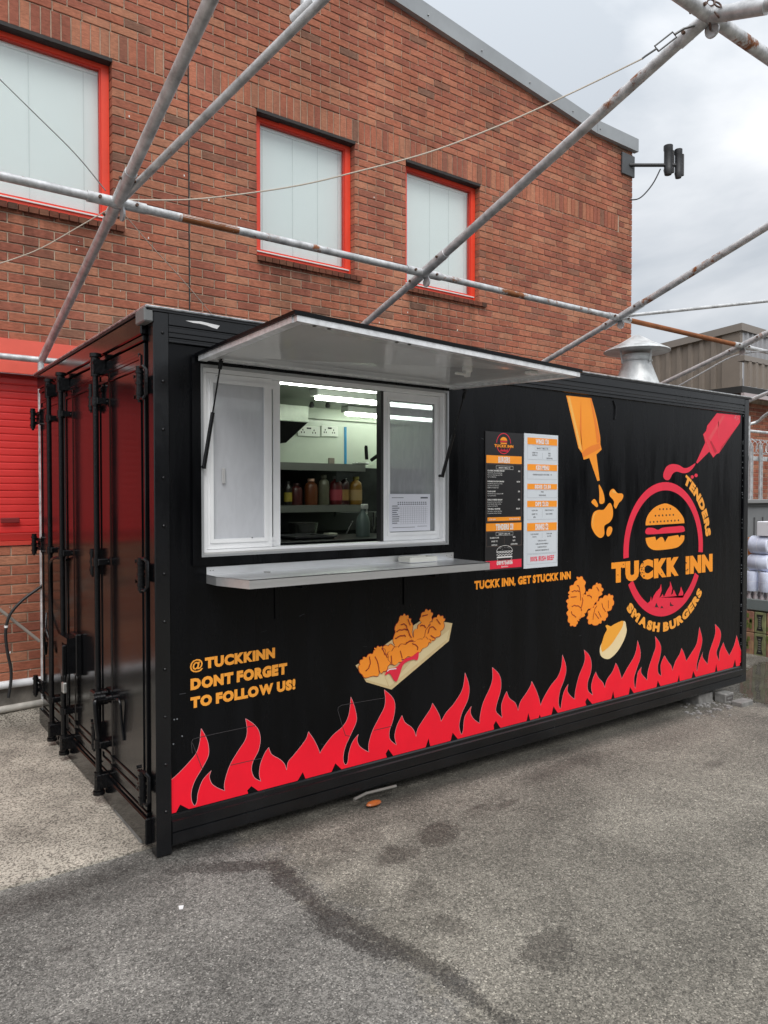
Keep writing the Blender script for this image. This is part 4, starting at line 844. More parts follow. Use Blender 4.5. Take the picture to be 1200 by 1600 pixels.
FL = [
(T1, [[(42,830),(110,770),(210,665),(280,575),(310,480),(318,400),(325,348)], [(325,348),(365,420),(392,500),(393,600),(340,710),(270,830),(235,930),(235,1020),(262,1070),(285,1030),(295,950),(340,830),(420,742)],
 [(420,742),(402,800),(425,865),(480,905),(547,932)], [(547,932),(542,860),(590,700),(670,560),(735,460),(755,370),(740,255)], [(740,255),(815,305),(865,370),(880,460),(860,560),(810,660),(798,740),(825,810),(885,843)],
 [(885,843),(868,780),(880,680),(920,580),(958,525)], [(958,525),(985,590),(1060,635),(1105,680),(1125,740)]]),
(T2, [[(45,860),(60,780),(110,720),(190,620),(230,560),(250,498)], [(250,498),(300,570),(340,650),(357,700)], [(357,700),(400,630),(480,530),(560,460),(610,390),(635,300),(647,172)],
 [(647,172),(675,240),(700,340),(698,410),(650,520),(600,630),(578,720),(580,780),(598,808),(618,780),(628,700),(660,600),(718,522)], [(718,522),(708,580),(735,640),(815,690)],
 [(815,690),(815,610),(850,490),(910,370),(960,270),(970,190),(960,105)], [(960,105),(1025,160),(1058,220),(1060,300),(1040,400),(1010,490),(1015,570),(1075,623)], [(1075,623),(1058,540),(1080,440),(1127,345)]]),
(T3, [[(47,525),(75,590),(140,640),(165,680),(178,725)], [(178,725),(195,650),(250,560),(310,470),(333,410)], [(333,410),(370,470),(400,530),(413,582)], [(413,582),(460,500),(530,420),(600,310),(625,230),(638,125)],
 [(638,125),(670,220),(678,300),(660,390),(610,500),(585,600),(588,660),(605,703),(620,660),(635,540),(697,440)], [(697,440),(690,500),(720,560),(775,600)], [(775,600),(780,520),(810,400),(870,270),(895,180),(892,75)],
 [(892,75),(950,130),(975,200),(970,300),(935,420),(930,490),(985,547)], [(985,547),(978,440),(1000,360),(1028,300)], [(1028,300),(1055,365),(1110,410),(1135,480)]]),
(T4, [[(58,695),(80,610),(140,520),(180,450),(192,405)], [(192,405),(230,480),(260,560),(280,645)], [(280,645),(310,570),(380,450),(450,360),(485,260),(495,145)],
 [(495,145),(525,230),(532,310),(510,400),(475,490),(458,590),(462,650),(478,672),(490,600),(510,510),(552,435)], [(552,435),(545,500),(575,550),(615,583)], [(615,583),(625,490),(660,350),(705,240),(718,170),(708,95)],
 [(708,95),(760,150),(782,230),(775,320),(745,420),(750,500),(795,543)], [(795,543),(780,460),(800,370),(825,313)], [(825,313),(850,370),(895,420),(913,470)], [(913,470),(935,390),(990,310),(1022,225)], [(1022,225),(1050,280),(1080,380)]]),
(T5, [[(6,601),(60,500),(120,400),(145,320),(155,242)], [(155,242),(180,330),(180,410),(150,500),(122,600),(133,692),(148,600),(160,540),(192,492)], [(192,492),(190,550),(245,615)], [(245,615),(255,520),(300,380),(325,300),(320,205)],
 [(320,205),(360,260),(376,320),(365,400),(345,480),(350,550),(378,575)], [(378,575),(372,480),(390,420),(408,385)], [(408,385),(440,440),(470,480),(482,525)], [(482,525),(510,440),(550,370),(567,315)], [(567,315),(590,360),(612,435)],
 [(612,435),(660,360),(710,270),(735,118)], [(735,118),(760,220),(755,290),(730,380),(710,470),(713,530),(730,450),(768,352)], [(768,352),(765,400),(812,465)], [(812,465),(830,350),(870,230),(885,160),(880,90)],
 [(880,90),(925,140),(937,200),(920,280),(895,360),(920,435)], [(920,435),(925,350),(960,262)], [(960,262),(980,320),(1015,385)], [(1015,385),(1060,290),(1084,195)], [(1084,195),(1110,290),(1130,370),(1125,440),(1115,455)]])]
upper = []
for T, segs in FL:
    for sg_ in segs:
        c = [T.w(p) for p in curve2(sg_, 5)]; upper += c if not upper else c[1:]
ZF = .158
notch = [(T5, [(1080,465),(1070,420),(1050,470)]), (T5, [(905,510),(893,465),(882,525)]), (T5, [(700,570),(678,530),(662,585)]), (T5, [(552,612),(545,565),(530,615)]), (T5, [(370,655),(345,620),(332,672)]), (T5, [(120,725),(85,680),(72,745)]),
 (T4, [(1010,560),(997,505),(978,570)]), (T4, [(790,622),(740,572),(722,610),(732,635)]), (T4, [(450,705),(408,655),(388,722)]), (T4, [(283,750),(272,735),(262,757)]), (T4, [(178,780),(160,720),(142,790)]),
 (T3, [(970,635),(928,578),(906,615),(910,650)]), (T3, [(570,740),(522,688),(502,760)]), (T3, [(312,805),(297,742),(268,825)]), (T2, [(1045,725),(1000,662),(975,705),(985,745)]), (T2, [(560,860),(503,795),(467,888)]),
 (T2, [(222,950),(198,878),(148,978)]), (T1, [(860,958),(795,888),(757,930),(765,985)]), (T1, [(210,1130),(128,1062),(90,1170)])]
lower = []
for T, n in notch:
    q = [T.w(p) for p in n]; q[0] = (q[0][0], ZF); q[-1] = (q[-1][0], ZF); lower += q
x0 = upper[0][0]; fpoly = upper + [(upper[-1][0], ZF)] + lower + [(x0, ZF)]
t = MB(); t.poly([(x, -.0014, z) for x, z in fpoly]); t.build('flame_graphic', cm_red, side)
t = MB(); ribbon(t, upper, .0022, 3); t.build('flame_edge', cm_pale, side)
# seams of old fork pockets
sm = MB()
for T, pp in ((T1, [(240,580),(232,480),(245,450),(300,432),(560,375),(830,320)]), (T1, [(240,480),(280,585),(332,722)]), (T1, [(600,692),(720,665),(900,625)]),
              (T2, [(525,300),(528,270),(560,250),(760,215),(970,180)]), (T2, [(525,300),(570,455),(598,535),(640,540)]), (T2, [(865,485),(900,478),(1040,445)])):
    ribbon(sm, [T.w(p) for p in pp], .003, 4)
sm.build('pocket_seam', mat('seam_line', (.05, .045, .048), .5), side, kind='stuff')

# lettering
GC = {}; RAW = {}
def glyph(ch, off=.035):
    k = (ch, off)
    if k not in GC:
        cu = bpy.data.curves.new('g', 'FONT'); cu.body = ch; cu.offset = off; cu.resolution_u = 3
        ob = bpy.data.objects.new('g', cu); me = bpy.data.meshes.new_from_object(ob)
        vs = [(v.co.x, v.co.y) for v in me.vertices]; fs = [tuple(p.vertices) for p in me.polygons]
        bpy.data.objects.remove(ob); bpy.data.curves.remove(cu); bpy.data.meshes.remove(me)
        if vs: a_ = min(v[0] for v in vs); b_ = max(v[0] for v in vs)
        else: a_, b_ = 0, .28
        if off and vs:      # drop stray mitre spikes beyond the letter's own box
            p0 = [v[0] for v in glyph(ch, 0)[0]]; a_ = RAW[ch][0]-off; b_ = RAW[ch][1]+off; vs = [(min(max(x, a_), b_), y) for x, y in vs]
        elif vs: RAW[ch] = (a_, b_)
        GC[k] = ([(x-a_, y) for x, y in vs], fs, b_-a_)
    return GC[k]
def cap(off=.035):
    vs = glyph('H', off)[0]; return min(v[1] for v in vs), max(v[1] for v in vs)
def text2d(s, off=.035, gap=.07, sp=.26):
    x = 0; out = []; lo, hi = cap(off)
    for ch in s:
        if ch == ' ': x += sp; continue
        vs, fs, _w = glyph(ch, min(off, .016) if ch == '@' else min(off, .03) if ch in ',.' else off); w_ = glyph(ch, 0)[2]+2*off; out.append(([(x+a, (b-lo)/(hi-lo)) for a, b in vs], fs, x, w_)); x += w_+gap-({'R': .07, 'L': .05, 'K': .03, 'T': .03, 'F': .03}.get(ch, 0) if off > .04 else 0)
    return out, x-gap
def text_quad(mb, s, TL, TR, BR, BL_, lay, off=.035, gap=.07, sp=.26):
    """fit a line of text to four panel corners (x,z)"""
    gl, W_ = text2d(s, off, gap, sp)
    for vs, fs, _, _ in gl:
        o = []
        for a, b in vs:
            u = a/W_; x = (BL_[0]*(1-u)+BR[0]*u)*(1-b)+(TL[0]*(1-u)+TR[0]*u)*b; z = (BL_[1]*(1-u)+BR[1]*u)*(1-b)+(TL[1]*(1-u)+TR[1]*u)*b
            o.append((x, -.0007*lay, z))
        mb.add(o, fs)
def text_box(mb, s, x0, z0, x1, z1, lay, **k): text_quad(mb, s, (x0, z1), (x1, z1), (x1, z0), (x0, z0), lay, **k)
def text_line(mb, s, x, z, h, lay, wf=.8, align='l', off=.02, gap=.09, sp=.3):
    W_ = text2d(s, off, gap, sp)[1]*h*wf*1.95
    if align == 'c': x -= W_/2
    if align == 'r': x -= W_
    text_box(mb, s, x, z, x+W_, z+h, lay, off=off, gap=gap, sp=sp)
    return W_
def tq(mb, s, T, q4, lay=2, **k): text_quad(mb, s, *[T.w(p) for p in q4], lay, **k)
TT = Trace(280, 990, 6); t = MB()
tq(t, '@TUCKKINN', TT, [(100,247),(897,130),(897,228),(100,352)], off=.068, gap=.04)
tq(t, 'DONT FORGET', TT, [(105,425),(1008,273),(1006,378),(105,532)], off=.072, gap=.04)
tq(t, 'TO FOLLOW US!', TT, [(105,599),(1088,423),(1088,520),(105,703)], off=.072, gap=.04)
t.build('social_lettering', cm_txt, side)
t = MB(); TU = Trace(0, 0, 1); tq(t, 'TUCKK INN, GET STUCKK INN', TU, [(741,908),(891.5,892.5),(891.5,904.5),(741,921.5)], off=.062, gap=.05); t.build('slogan_lettering', cm_org, side)
# mustard bottle
TM = Trace(870, 600, 6.4); t = MB()
TM.poly(t, [(93,115),(345,141)]+curve2([(345,141),(400,350),(435,540)], 3)[1:]+[(435,600),(448,655),(395,705),(428,965),(405,970),(325,740),(268,757),(250,690),(215,640)], 1)
for dp in ([(420,1005),(455,1060),(475,1130),(475,1180),(450,1200),(425,1185),(425,1100)], [(345,1180),(375,1150),(400,1180),(412,1215),(400,1232),(375,1215)], [(525,1110),(540,1060),(570,1050),(605,1090),(650,1095),(665,1120),(650,1160),(620,1190),(590,1245),(570,1220),(570,1170)],
          [(345,1370),(365,1290),(410,1260),(470,1255),(525,1190),(555,1230),(560,1320),(530,1380),(475,1420),(475,1500),(440,1540),(390,1510),(350,1440)], [(495,1490),(510,1435),(540,1425),(555,1450),(540,1500),(510,1525)]): TM.poly(t, closed(dp, 4), 1)
mo = t.build('mustard_graphic', cm_org, side)
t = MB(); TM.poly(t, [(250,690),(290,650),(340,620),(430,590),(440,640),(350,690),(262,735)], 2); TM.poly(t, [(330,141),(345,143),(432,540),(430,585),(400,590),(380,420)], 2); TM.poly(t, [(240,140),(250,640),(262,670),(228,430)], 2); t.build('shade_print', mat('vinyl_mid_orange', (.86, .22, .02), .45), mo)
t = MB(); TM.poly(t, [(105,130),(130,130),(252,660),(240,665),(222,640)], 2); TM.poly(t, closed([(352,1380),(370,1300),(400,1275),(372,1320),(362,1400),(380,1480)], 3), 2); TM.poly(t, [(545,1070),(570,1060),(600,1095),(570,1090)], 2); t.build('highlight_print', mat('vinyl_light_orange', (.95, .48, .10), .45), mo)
# ketchup bottle
TK = Trace(1020, 630, 8); t = MB()
TK.poly(t, [(800,125),(1095,152),(1090,240),(870,560),(830,620),(790,640),(755,680),(705,605),(555,755),(540,740),(655,490),(628,390),(665,345),(680,280)], 1)
TK.poly(t, closed([(530,750),(450,800),(390,810),(330,775),(250,760),(180,785),(140,850),(130,920),(165,960),(210,950),(250,880),(300,855),(380,875),(450,860),(510,800)], 4), 1)
for cx, cy, r in ((492, 922, 20), (540, 902, 21)): TK.poly(t, [(cx+r*cos(a*.5236), cy+r*1.1*sin(a*.5236)) for a in range(12)], 1)
ko = t.build('ketchup_graphic', cm_crim, side)
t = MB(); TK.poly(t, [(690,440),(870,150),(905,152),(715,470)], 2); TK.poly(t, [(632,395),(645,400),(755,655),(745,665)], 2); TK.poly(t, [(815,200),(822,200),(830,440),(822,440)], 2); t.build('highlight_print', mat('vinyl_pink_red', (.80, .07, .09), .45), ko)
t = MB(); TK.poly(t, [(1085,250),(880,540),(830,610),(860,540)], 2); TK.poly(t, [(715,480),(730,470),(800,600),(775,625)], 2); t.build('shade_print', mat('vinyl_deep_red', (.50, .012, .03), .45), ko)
t = MB()
for i in range(26): 
    x, y_ = random.uniform(1015, 1085), random.uniform(150, 215); r = random.uniform(2, 6); TK.poly(t, [(x-r, y_), (x, y_+r), (x+r*.8, y_-r*.5)], 3)
t.build('scuff_print', mat('scuff_pale', (.7, .45, .45), .6), ko)
# tenders: crusty blobs
def rough_closed(pts, amp, k=6, seed=1):
    rnd = random.Random(seed); c = closed(pts, k); o = []; sg_n = 1 if sum(p[0]*q[1]-q[0]*p[1] for p, q in zip(c, c[1:]+c[:1])) > 0 else -1
    for i, (x, y_) in enumerate(c):
        x0, y0 = c[i-1]; x1, y1 = c[(i+1) % len(c)]; d = hypot(x1-x0, y1-y0) or 1; a = amp*(abs(sin(i*.66+seed))*1.7-1.0+rnd.uniform(-.15, .15)); a *= -sg_n; o.append((x-(y1-y0)/d*a, y_+(x1-x0)/d*a))
    return o
def squig(T, mb, pts, wd, lay, amp=6, seed=0):
    rnd = random.Random(seed); c = curve2(pts, 6); c = [(x+rnd.uniform(-amp, amp)*.5, y_+amp*sin(i*1.3)) for i, (x, y_) in enumerate(c)]; ribbon(mb, [T.w(p) for p in c], wd, lay)
def grow(pts, g_):
    cx = sum(p[0] for p in pts)/len(pts); cy = sum(p[1] for p in pts)/len(pts); return [(x+(x-cx)/(hypot(x-cx, y-cy) or 1)*g_, y+(y-cy)/(hypot(x-cx, y-cy) or 1)*g_) for x, y in pts]
TY = Trace(540, 940, 6.6667)
t = MB(); TY.poly(t, [(103,665),(215,838),(478,916),(1075,410),(1112,225),(880,190),(770,205),(500,385),(160,630)], 1); ty = t.build('tray_graphic', cm_tan, side)
t = MB(); TY.poly(t, [(405,765),(455,885),(1050,395),(1080,290),(1030,330),(760,540),(560,760)], 2); TY.poly(t, [(215,815),(180,780),(400,760),(440,880)], 2); t.build('tray_face', cm_tan2, ty)
blobs = [[(500,450),(515,290),(570,160),(620,140),(660,170),(685,230),(690,400),(600,450),(530,480)], [(695,420),(720,300),(775,230),(780,150),(830,90),(880,95),(900,150),(860,260),(830,340),(790,400)], [(800,400),(870,250),(900,200),(960,145),(1010,160),(1025,210),(985,330),(920,390),(870,420)],
 [(380,490),(450,450),(525,480),(500,530),(430,570)], [(420,590),(450,530),(530,470),(620,440),(740,405),(830,375),(870,420),(790,500),(700,560),(600,590),(560,630),(470,655)], [(135,680),(165,600),(215,570),(290,520),(300,485),(345,468),(385,490),(425,560),(450,650),(390,730),(345,735),(330,765),(185,778)]]
t = MB(); t2 = MB(); t3 = MB(); L0 = 3
for i, bp_ in enumerate(blobs):
    TY.poly(t, rough_closed(grow(bp_, 7), 12, 6, i), L0+i*.9); TY.poly(t2, rough_closed(bp_, 12, 6, i), L0+i*.9+.4)
for i, pp in enumerate(([(240,570),(250,640),(225,700),(200,720)], [(300,570),(330,640),(340,700),(345,740)], [(560,510),(580,580)], [(470,560),(475,650)], [(690,430),(745,470),(740,500)], [(370,480),(400,540),(430,580)], [(520,310),(580,290),(640,290)], [(570,235),(620,240),(640,290),(680,380)], [(510,380),(590,350),(620,360)],
          [(770,250),(800,245),(830,265)], [(790,150),(850,130)], [(850,330),(880,260),(940,290)], [(940,180),(980,230)], [(880,350),(930,380)], [(620,440),(640,420),(700,400)], [(640,180),(670,240)])):
    squig(TY, t3, pp, .0065, 10, 5, i)
t.build('tender_outline', cm_line, ty); t2.build('tender_print', cm_yel, ty); t3.build('crumb_lines', cm_line, ty)
t = MB(); TY.poly(t, closed([(405,750),(440,700),(520,680),(600,600),(690,565),(752,520),(742,605),(700,600),(640,620),(590,660),(555,760),(525,828),(495,815),(450,745),(412,765)], 4), 11); t.build('sauce_print', cm_crim, ty)
t = MB(); ribbon(t, [TY.w(p) for p in curve2([(425,725),(450,705),(520,695)], 4)], .006, 12); t.build('sauce_shine', cm_wht, ty)
TQ = Trace(870, 890, 10); t = MB(); t2 = MB(); t3 = MB()
b3 = [[(400,420),(450,390),(480,340),(540,300),(600,235),(650,220),(710,290),(700,370),(640,450),(570,560),(460,650),(430,710),(360,760),(385,600)], [(230,875),(190,820),(165,700),(178,590),(160,500),(195,420),(190,370),(215,270),(300,190),(320,125),(400,130),(440,230),(420,380),(400,440),(400,500),(380,590),(385,640),(350,770),(320,800),(305,865)],
 [(480,760),(500,650),(550,600),(600,560),(640,500),(690,450),(770,410),(830,395),(875,450),(865,580),(790,660),(770,760),(700,800),(650,850),(520,850)]]
for i, bp_ in enumerate(b3): TQ.poly(t, rough_closed(grow(bp_, 9), 16, 5, i+9), 1+i*.9); TQ.poly(t2, rough_closed(bp_, 16, 5, i+9), 1.4+i*.9)
for i, pp in enumerate(([(310,240),(350,290),(370,480)], [(230,340),(300,330),(350,340)], [(210,430),(300,415)], [(230,570),(300,560),(370,590)], [(225,650),(240,700),(300,740)], [(470,400),(520,410),(540,440)], [(390,435),(400,500),(375,590),(385,640)], [(620,270),(660,330)], [(620,560),(580,650),(560,780)], [(700,520),(720,600),(760,650)], [(640,650),(690,740)], [(800,480),(800,600)], [(590,680),(650,760)])):
    squig(TQ, t3, pp, .006, 5, 7, i)
tn = t.build('tenders_outline', cm_org2, side); t2.build('tender_print', cm_yel, tn); t3.build('crumb_lines', cm_line, tn)
t = MB(); TQ.poly(t, closed([(672,1290),(700,1150),(900,900),(1050,802),(1085,900),(1088,980),(1040,1120),(960,1260),(880,1350),(800,1398),(710,1370)], 5), 1); dp = t.build('dip_graphic', cm_cream, side)
t = MB(); TQ.poly(t, curve2([(710,1288),(690,1200),(740,1020),(780,940),(760,880),(790,865),(840,885),(900,850),(1010,802),(1042,812)], 4)+curve2([(1042,812),(1020,900),(930,1050),(830,1190),(710,1288)], 4)[1:-1], 2); t.build('dip_print', mat('vinyl_dip', (.93, .40, .04), .45), dp)

# round logo
TL_ = Trace(930, 730, 5.715)
lx, rx = TL_.w((251, 790))[0], TL_.w((961, 705))[0]; tz, bz_ = TL_.w((625, 133))[1], TL_.w((605, 1332))[1]
lcx, lcz = (lx+rx)/2, (tz+bz_)/2; RX, RZ = (rx-lx)/2, (tz-bz_)/2
tw = (TL_.w((298, 790))[0]-lx); Rix, Riz = RX-tw, RZ-tw
def ang(p): x, z = TL_.w(p); return atan2((z-lcz)/RZ, (x-lcx)/RX)
def arc(mb, a0, a1, lay, n=60):
    o = [(lcx+RX*cos(a0+(a1-a0)*i/n), lcz+RZ*sin(a0+(a1-a0)*i/n)) for i in range(n+1)]; i_ = [(lcx+Rix*cos(a0+(a1-a0)*i/n), lcz+Riz*sin(a0+(a1-a0)*i/n)) for i in range(n+1)]
    for j in range(n): mb.poly([(x, -.0007*lay, z) for x, z in (o[j], o[j+1], i_[j+1], i_[j])])
t = MB(); aR, aL = ang((961, 760)), ang((251, 817)); arc(t, aR, aL if aL > 0 else aL+2*pi, 1)
t.build('logo_ring', cm_crim, side); t = MB()
aL2, aR2 = ang((302, 1042)), ang((925, 970)); arc(t, aL2, aR2, 1, 40)
fl_ = [(470,1212),(488,1195),(497,1150),(503,1195),(520,1150),(545,1110),(575,1080),(587,1040),(592,1100),(572,1165),(590,1150),(600,1130),(612,1160),(640,1100),(665,1060),(668,1017),(688,1080),(676,1140),(690,1130),(700,1092),(722,1140),(735,1160),(755,1110),(765,1065),(785,1120),(782,1165),(800,1155)]
A0, A1 = ang((470, 1212)), ang((800, 1155))
low = [(lcx+(Rix+.004)*cos(A1+(A0-A1)*i/16), lcz+(Riz+.004)*sin(A1+(A0-A1)*i/16)) for i in range(17)]
hl = [TL_.w(p) for p in fl_]; t.poly([(x, -.0014, z) for x, z in hl+low])
lg = t.build('logo_ring', cm_crim, side)
t = MB()
for pp in ([(530,1248),(545,1210),(558,1245),(570,1252)], [(580,1258),(592,1235),(606,1255)], [(665,1240),(668,1200),(680,1225),(700,1235)]): t.poly([(x, -.0025, z) for x, z in map(TL_.w, pp)])
t.build('flame_gap', cm_blk, lg)
t = MB(); TL_.poly(t, curve2([(450,520),(452,480),(475,420),(530,360),(600,328),(650,328),(720,365),(775,430),(793,470),(796,500)], 4), 1)
TL_.poly(t, [(450,632),(535,620),(545,655)]+curve2([(545,655),(580,625),(605,630),(622,670)], 3)[1:]+[(650,620),(740,605),(752,630),(765,608),(795,608)]+curve2([(795,608),(793,650),(765,690),(720,720),(600,738),(520,738),(475,710),(455,670),(450,640)], 3)[1:], 1)
t.build('burger_bun', cm_org, lg)
t = MB(); TL_.poly(t, closed([(447,570),(465,542),(520,543),(560,560),(600,540),(700,530),(780,525),(797,550),(785,578),(640,590),(480,600),(450,590)], 3), 1); t.build('burger_patty', cm_crim, lg)
t = MB()
for n, xa, ya, xb, yb in ((4, 576, 375, 670, 372), (6, 537, 433, 697, 425), (9, 490, 490, 742, 474)):
    for i in range(n):
        x = xa+(xb-xa)*i/(n-1); y_ = ya+(yb-ya)*i/(n-1); TL_.poly(t, [(x+6*cos(a*.7854), y_+9*sin(a*.7854)) for a in range(8)], 2)
t.build('burger_seeds', cm_blk, lg, kind='stuff')
t = MB(); tq(t, 'TUCKK', TL_, [(143,853),(738,800),(738,968),(143,1037)], lay=3, off=.085, gap=.045); lt = t.build('logo_lettering', cm_org, lg); t = MB(); tq(t, 'INN', TL_, [(806,796),(1046,772),(1046,930),(806,958)], lay=3, off=.085, gap=.045); t.build('logo_lettering', cm_org, lg)
t = MB(); rnd = random.Random(5)
for i in range(46):
    if i < 30: cx, cy = 415+rnd.gauss(0, 18), 905+rnd.gauss(0, 40)
    else: cx, cy = rnd.choice([(rnd.uniform(160, 730), rnd.uniform(840, 1000)), (822+rnd.gauss(0, 6), rnd.uniform(810, 940))])
    r = rnd.uniform(2, 8); TL_.poly(t, [(cx+r*rnd.uniform(.5, 1.2)*cos(a*1.047), cy+r*rnd.uniform(.5, 1.4)*sin(a*1.047)) for a in range(6)], 4.5)
t.build('worn_print', cm_blk, lt)
def text_arc(mb, s, a0, a1, rb, rt, lay, bottom=False, off=.05, gap=.06):
    gl, W_ = text2d(s, off, gap, .30)
    for vs, fs, gx, gw in gl:
        mid = (gx+gw/2)/W_; a = a0+(a1-a0)*mid; k = abs(a1-a0)/W_*(rb+rt)/2; o = []
        for x, y_ in vs:
            dx = (x-gx-gw/2)*k; h = rt-rb
            if bottom: rr = rt-(rt-rb)*y_; tx, tz_ = -sin(a), cos(a); q = (cos(a)*rr+tx*dx, sin(a)*rr+tz_*dx)
            else: rr = rb+h*y_; tx, tz_ = sin(a), -cos(a); q = (cos(a)*rr+tx*dx, sin(a)*rr+tz_*dx)
            o.append((lcx+q[0]*RX/RZ, -.0007*lay, lcz+q[1]))
        mb.add(o, fs)
t = MB()
text_arc(t, 'TENDERS', ang((795, 118)), ang((1000, 618)), RZ*1.085, RZ*1.235, 2, off=.075)
t.build('arc_lettering', cm_txt, lg); t = MB()
text_arc(t, 'SMASH BURGERS', ang((300, 1225)), ang((955, 1112)), RZ*1.09, RZ*1.23, 2, True, off=.075)
t.build('arc_lettering', cm_txt, lg)

# menu boards
mx0, mx1, mz0, mz1 = 2.195, 2.548, 1.221, 2.141
mb_ = MB().box(mx0, mx1, -.006, -.0005, mz0, mz1).build('menu_board', mat('menu_black', (.022, .021, .022), .28), con, label='tall black menu board with orange headings left of the white one')
mw = MB().box(2.562, 2.908, -.006, -.0005, mz0-.004, mz1+.004).build('menu_board', mat('menu_white', (.66, .70, .74), .28), con, label='tall white menu board with orange headings right of the black one')
def z_b(f): return mz1-(mz1-mz0)*f
Wm = mx1-mx0; og = MB(); wt = MB(); rdm = MB(); ln_ = MB(); LY = 9.5
def rect(mb, x0, x1, fa, fb, lay=LY): mb.poly([(x0, -.0007*lay, z_b(fb)), (x1, -.0007*lay, z_b(fb)), (x1, -.0007*lay, z_b(fa)), (x0, -.0007*lay, z_b(fa))])
def frame(mb, x0, x1, fa, fb, th=.0014, lay=LY): ribbon(mb, [(x0, z_b(fa)), (x1, z_b(fa)), (x1, z_b(fb)), (x0, z_b(fb)), (x0, z_b(fa))], th, lay)
rect(og, mx0+.008, mx1-.012, .170, .226); frame(ln_, mx0+.012, mx1-.014, .232, .648); rect(og, mx0+.020, mx1-.020, .615, .642); rect(og, mx0+.008, mx1-.012, .658, .714); frame(ln_, mx0+.012, mx1-.012, .72, .825)
text_box(wt, 'BURGERS', mx0+.118, z_b(.222), mx0+.225, z_b(.178), LY+1.4, off=.045, gap=.10); text_box(wt, 'TENDERS €11', mx0+.095, z_b(.708), mx0+.26, z_b(.665), LY+1.4, off=.06)
cxm = (mx0+mx1)/2
for f in (.262, .742): frame(wt, cxm-.078, cxm+.082, f-.018, f+.006); text_line(wt, 'MAKE IT A MEAL +€3', cxm, z_b(f), .0085, LY, .62, 'c', off=.03)
items = [('CLASSIC DOUBLE SMASH', '€10', .285, ['Double Smash Patty, Cheese, Caramelised Onion', 'Pickles, Lettuce, Tomato, Burger Sauce, SCOBIE', 'Sauce, Toasted Brioche Bun']), ('DOUBLE BACON SMASH', '€11.50', .362, ['Double Smash Patty, Bacon, Cheese, Caramelised', 'Onion, Pickles, Lettuce, Burger Sauce', 'SCOBIE Sauce, Toasted Brioche Bun']),
 ('PLAIN JANE', '€10', .434, ['Double Smash Patty, Cheese, Burger Sauce, SCOBIE', 'Sauce, Toasted Brioche Bun']), ('CHILLI CHEESE SMASH', '€12', .494, ['Double Smash Patty, Cheese, Caramelised Onion', 'Jalapenos, Cheese Sauce, Burger Sauce, Spicy', 'Onion Rings, Toasted Brioche Bun']), ('THE BELLY BUSTER', '€13.50', .560, ['Triple Smash Patty, Triple Bacon, Triple Cheese', 'Caramelised Onion, Hash Brown, Onion Rings'])]
for nm, pr_, f, ls in items:
    text_line(wt, nm, mx0+.020, z_b(f), .0095, LY, .66, 'l', off=.045); text_line(wt, pr_, mx1-.028, z_b(f), .0095, LY, .66, 'r', off=.045)
    for i, s_ in enumerate(ls): text_line(wt, s_, mx0+.020, z_b(f+.0145*(i+1)), .0068, LY, .50, 'l', off=.0)
text_line(wt, 'ADD ONS', mx0+.035, z_b(.635), .009, LY+1.4, .7, 'l', off=.03); text_line(wt, 'EXTRA PATTY €2', mx1-.035, z_b(.635), .009, LY+1.4, .6, 'r', off=.03)
for i, (a_, b_) in enumerate((('CLASSIC PLAIN', 'BBQ'), ('SWEET TC', 'HOT'), ('BUFFALO', 'LEMON PBQ'))):
    text_line(wt, a_, mx0+.085, z_b(.768+i*.026), .0095, LY, .6, 'c', off=.03); text_line(wt, b_, mx0+.27, z_b(.768+i*.026), .0095, LY, .6, 'c', off=.03)
rect(ln_, cxm+.0, cxm+.0012, .755, .81)
rect(rdm, mx0+.002, mx1-.010, .928, .988); text_box(wt, '0899756836', mx0+.105, z_b(.962), mx0+.255, z_b(.932), LY+1.4, off=.05); text_line(wt, '@tuckkinn', mx0+.18, z_b(.980), .010, LY+1.4, .7, 'c')
# small line-drawn burger
bcx, bcz = mx0+.18, z_b(.877); 
ribbon(wt, [(bcx+.075*cos(a*.196), bcz+.012+.038*sin(a*.196)) for a in range(17)]+[(bcx+.075, bcz+.012)], .003, LY)
for dz, am in ((.004, .004), (-.012, .006)): ribbon(wt, [(bcx-.075+.0075*i, bcz+dz+am*sin(i*1.7)) for i in range(21)], .0045, LY)
wt.poly([(bcx-.07, -.0007*LY, bcz-.022), (bcx+.07, -.0007*LY, bcz-.022), (bcx+.075, -.0007*LY, bcz-.032), (bcx-.075, -.0007*LY, bcz-.032)]); ribbon(wt, [(bcx-.07, bcz-.036), (bcx-.06, bcz-.050), (bcx+.06, bcz-.050), (bcx+.07, bcz-.036)], .003, LY)
for i in range(9): wt.poly([(bcx+q_[0], -.0007*LY, bcz+q_[1]) for q_ in [(random.uniform(-.05, .05), .022+random.uniform(0, .018))] for q_ in [(q_[0]-.003, q_[1]), (q_[0]+.003, q_[1]+.001), (q_[0], q_[1]+.003)]])
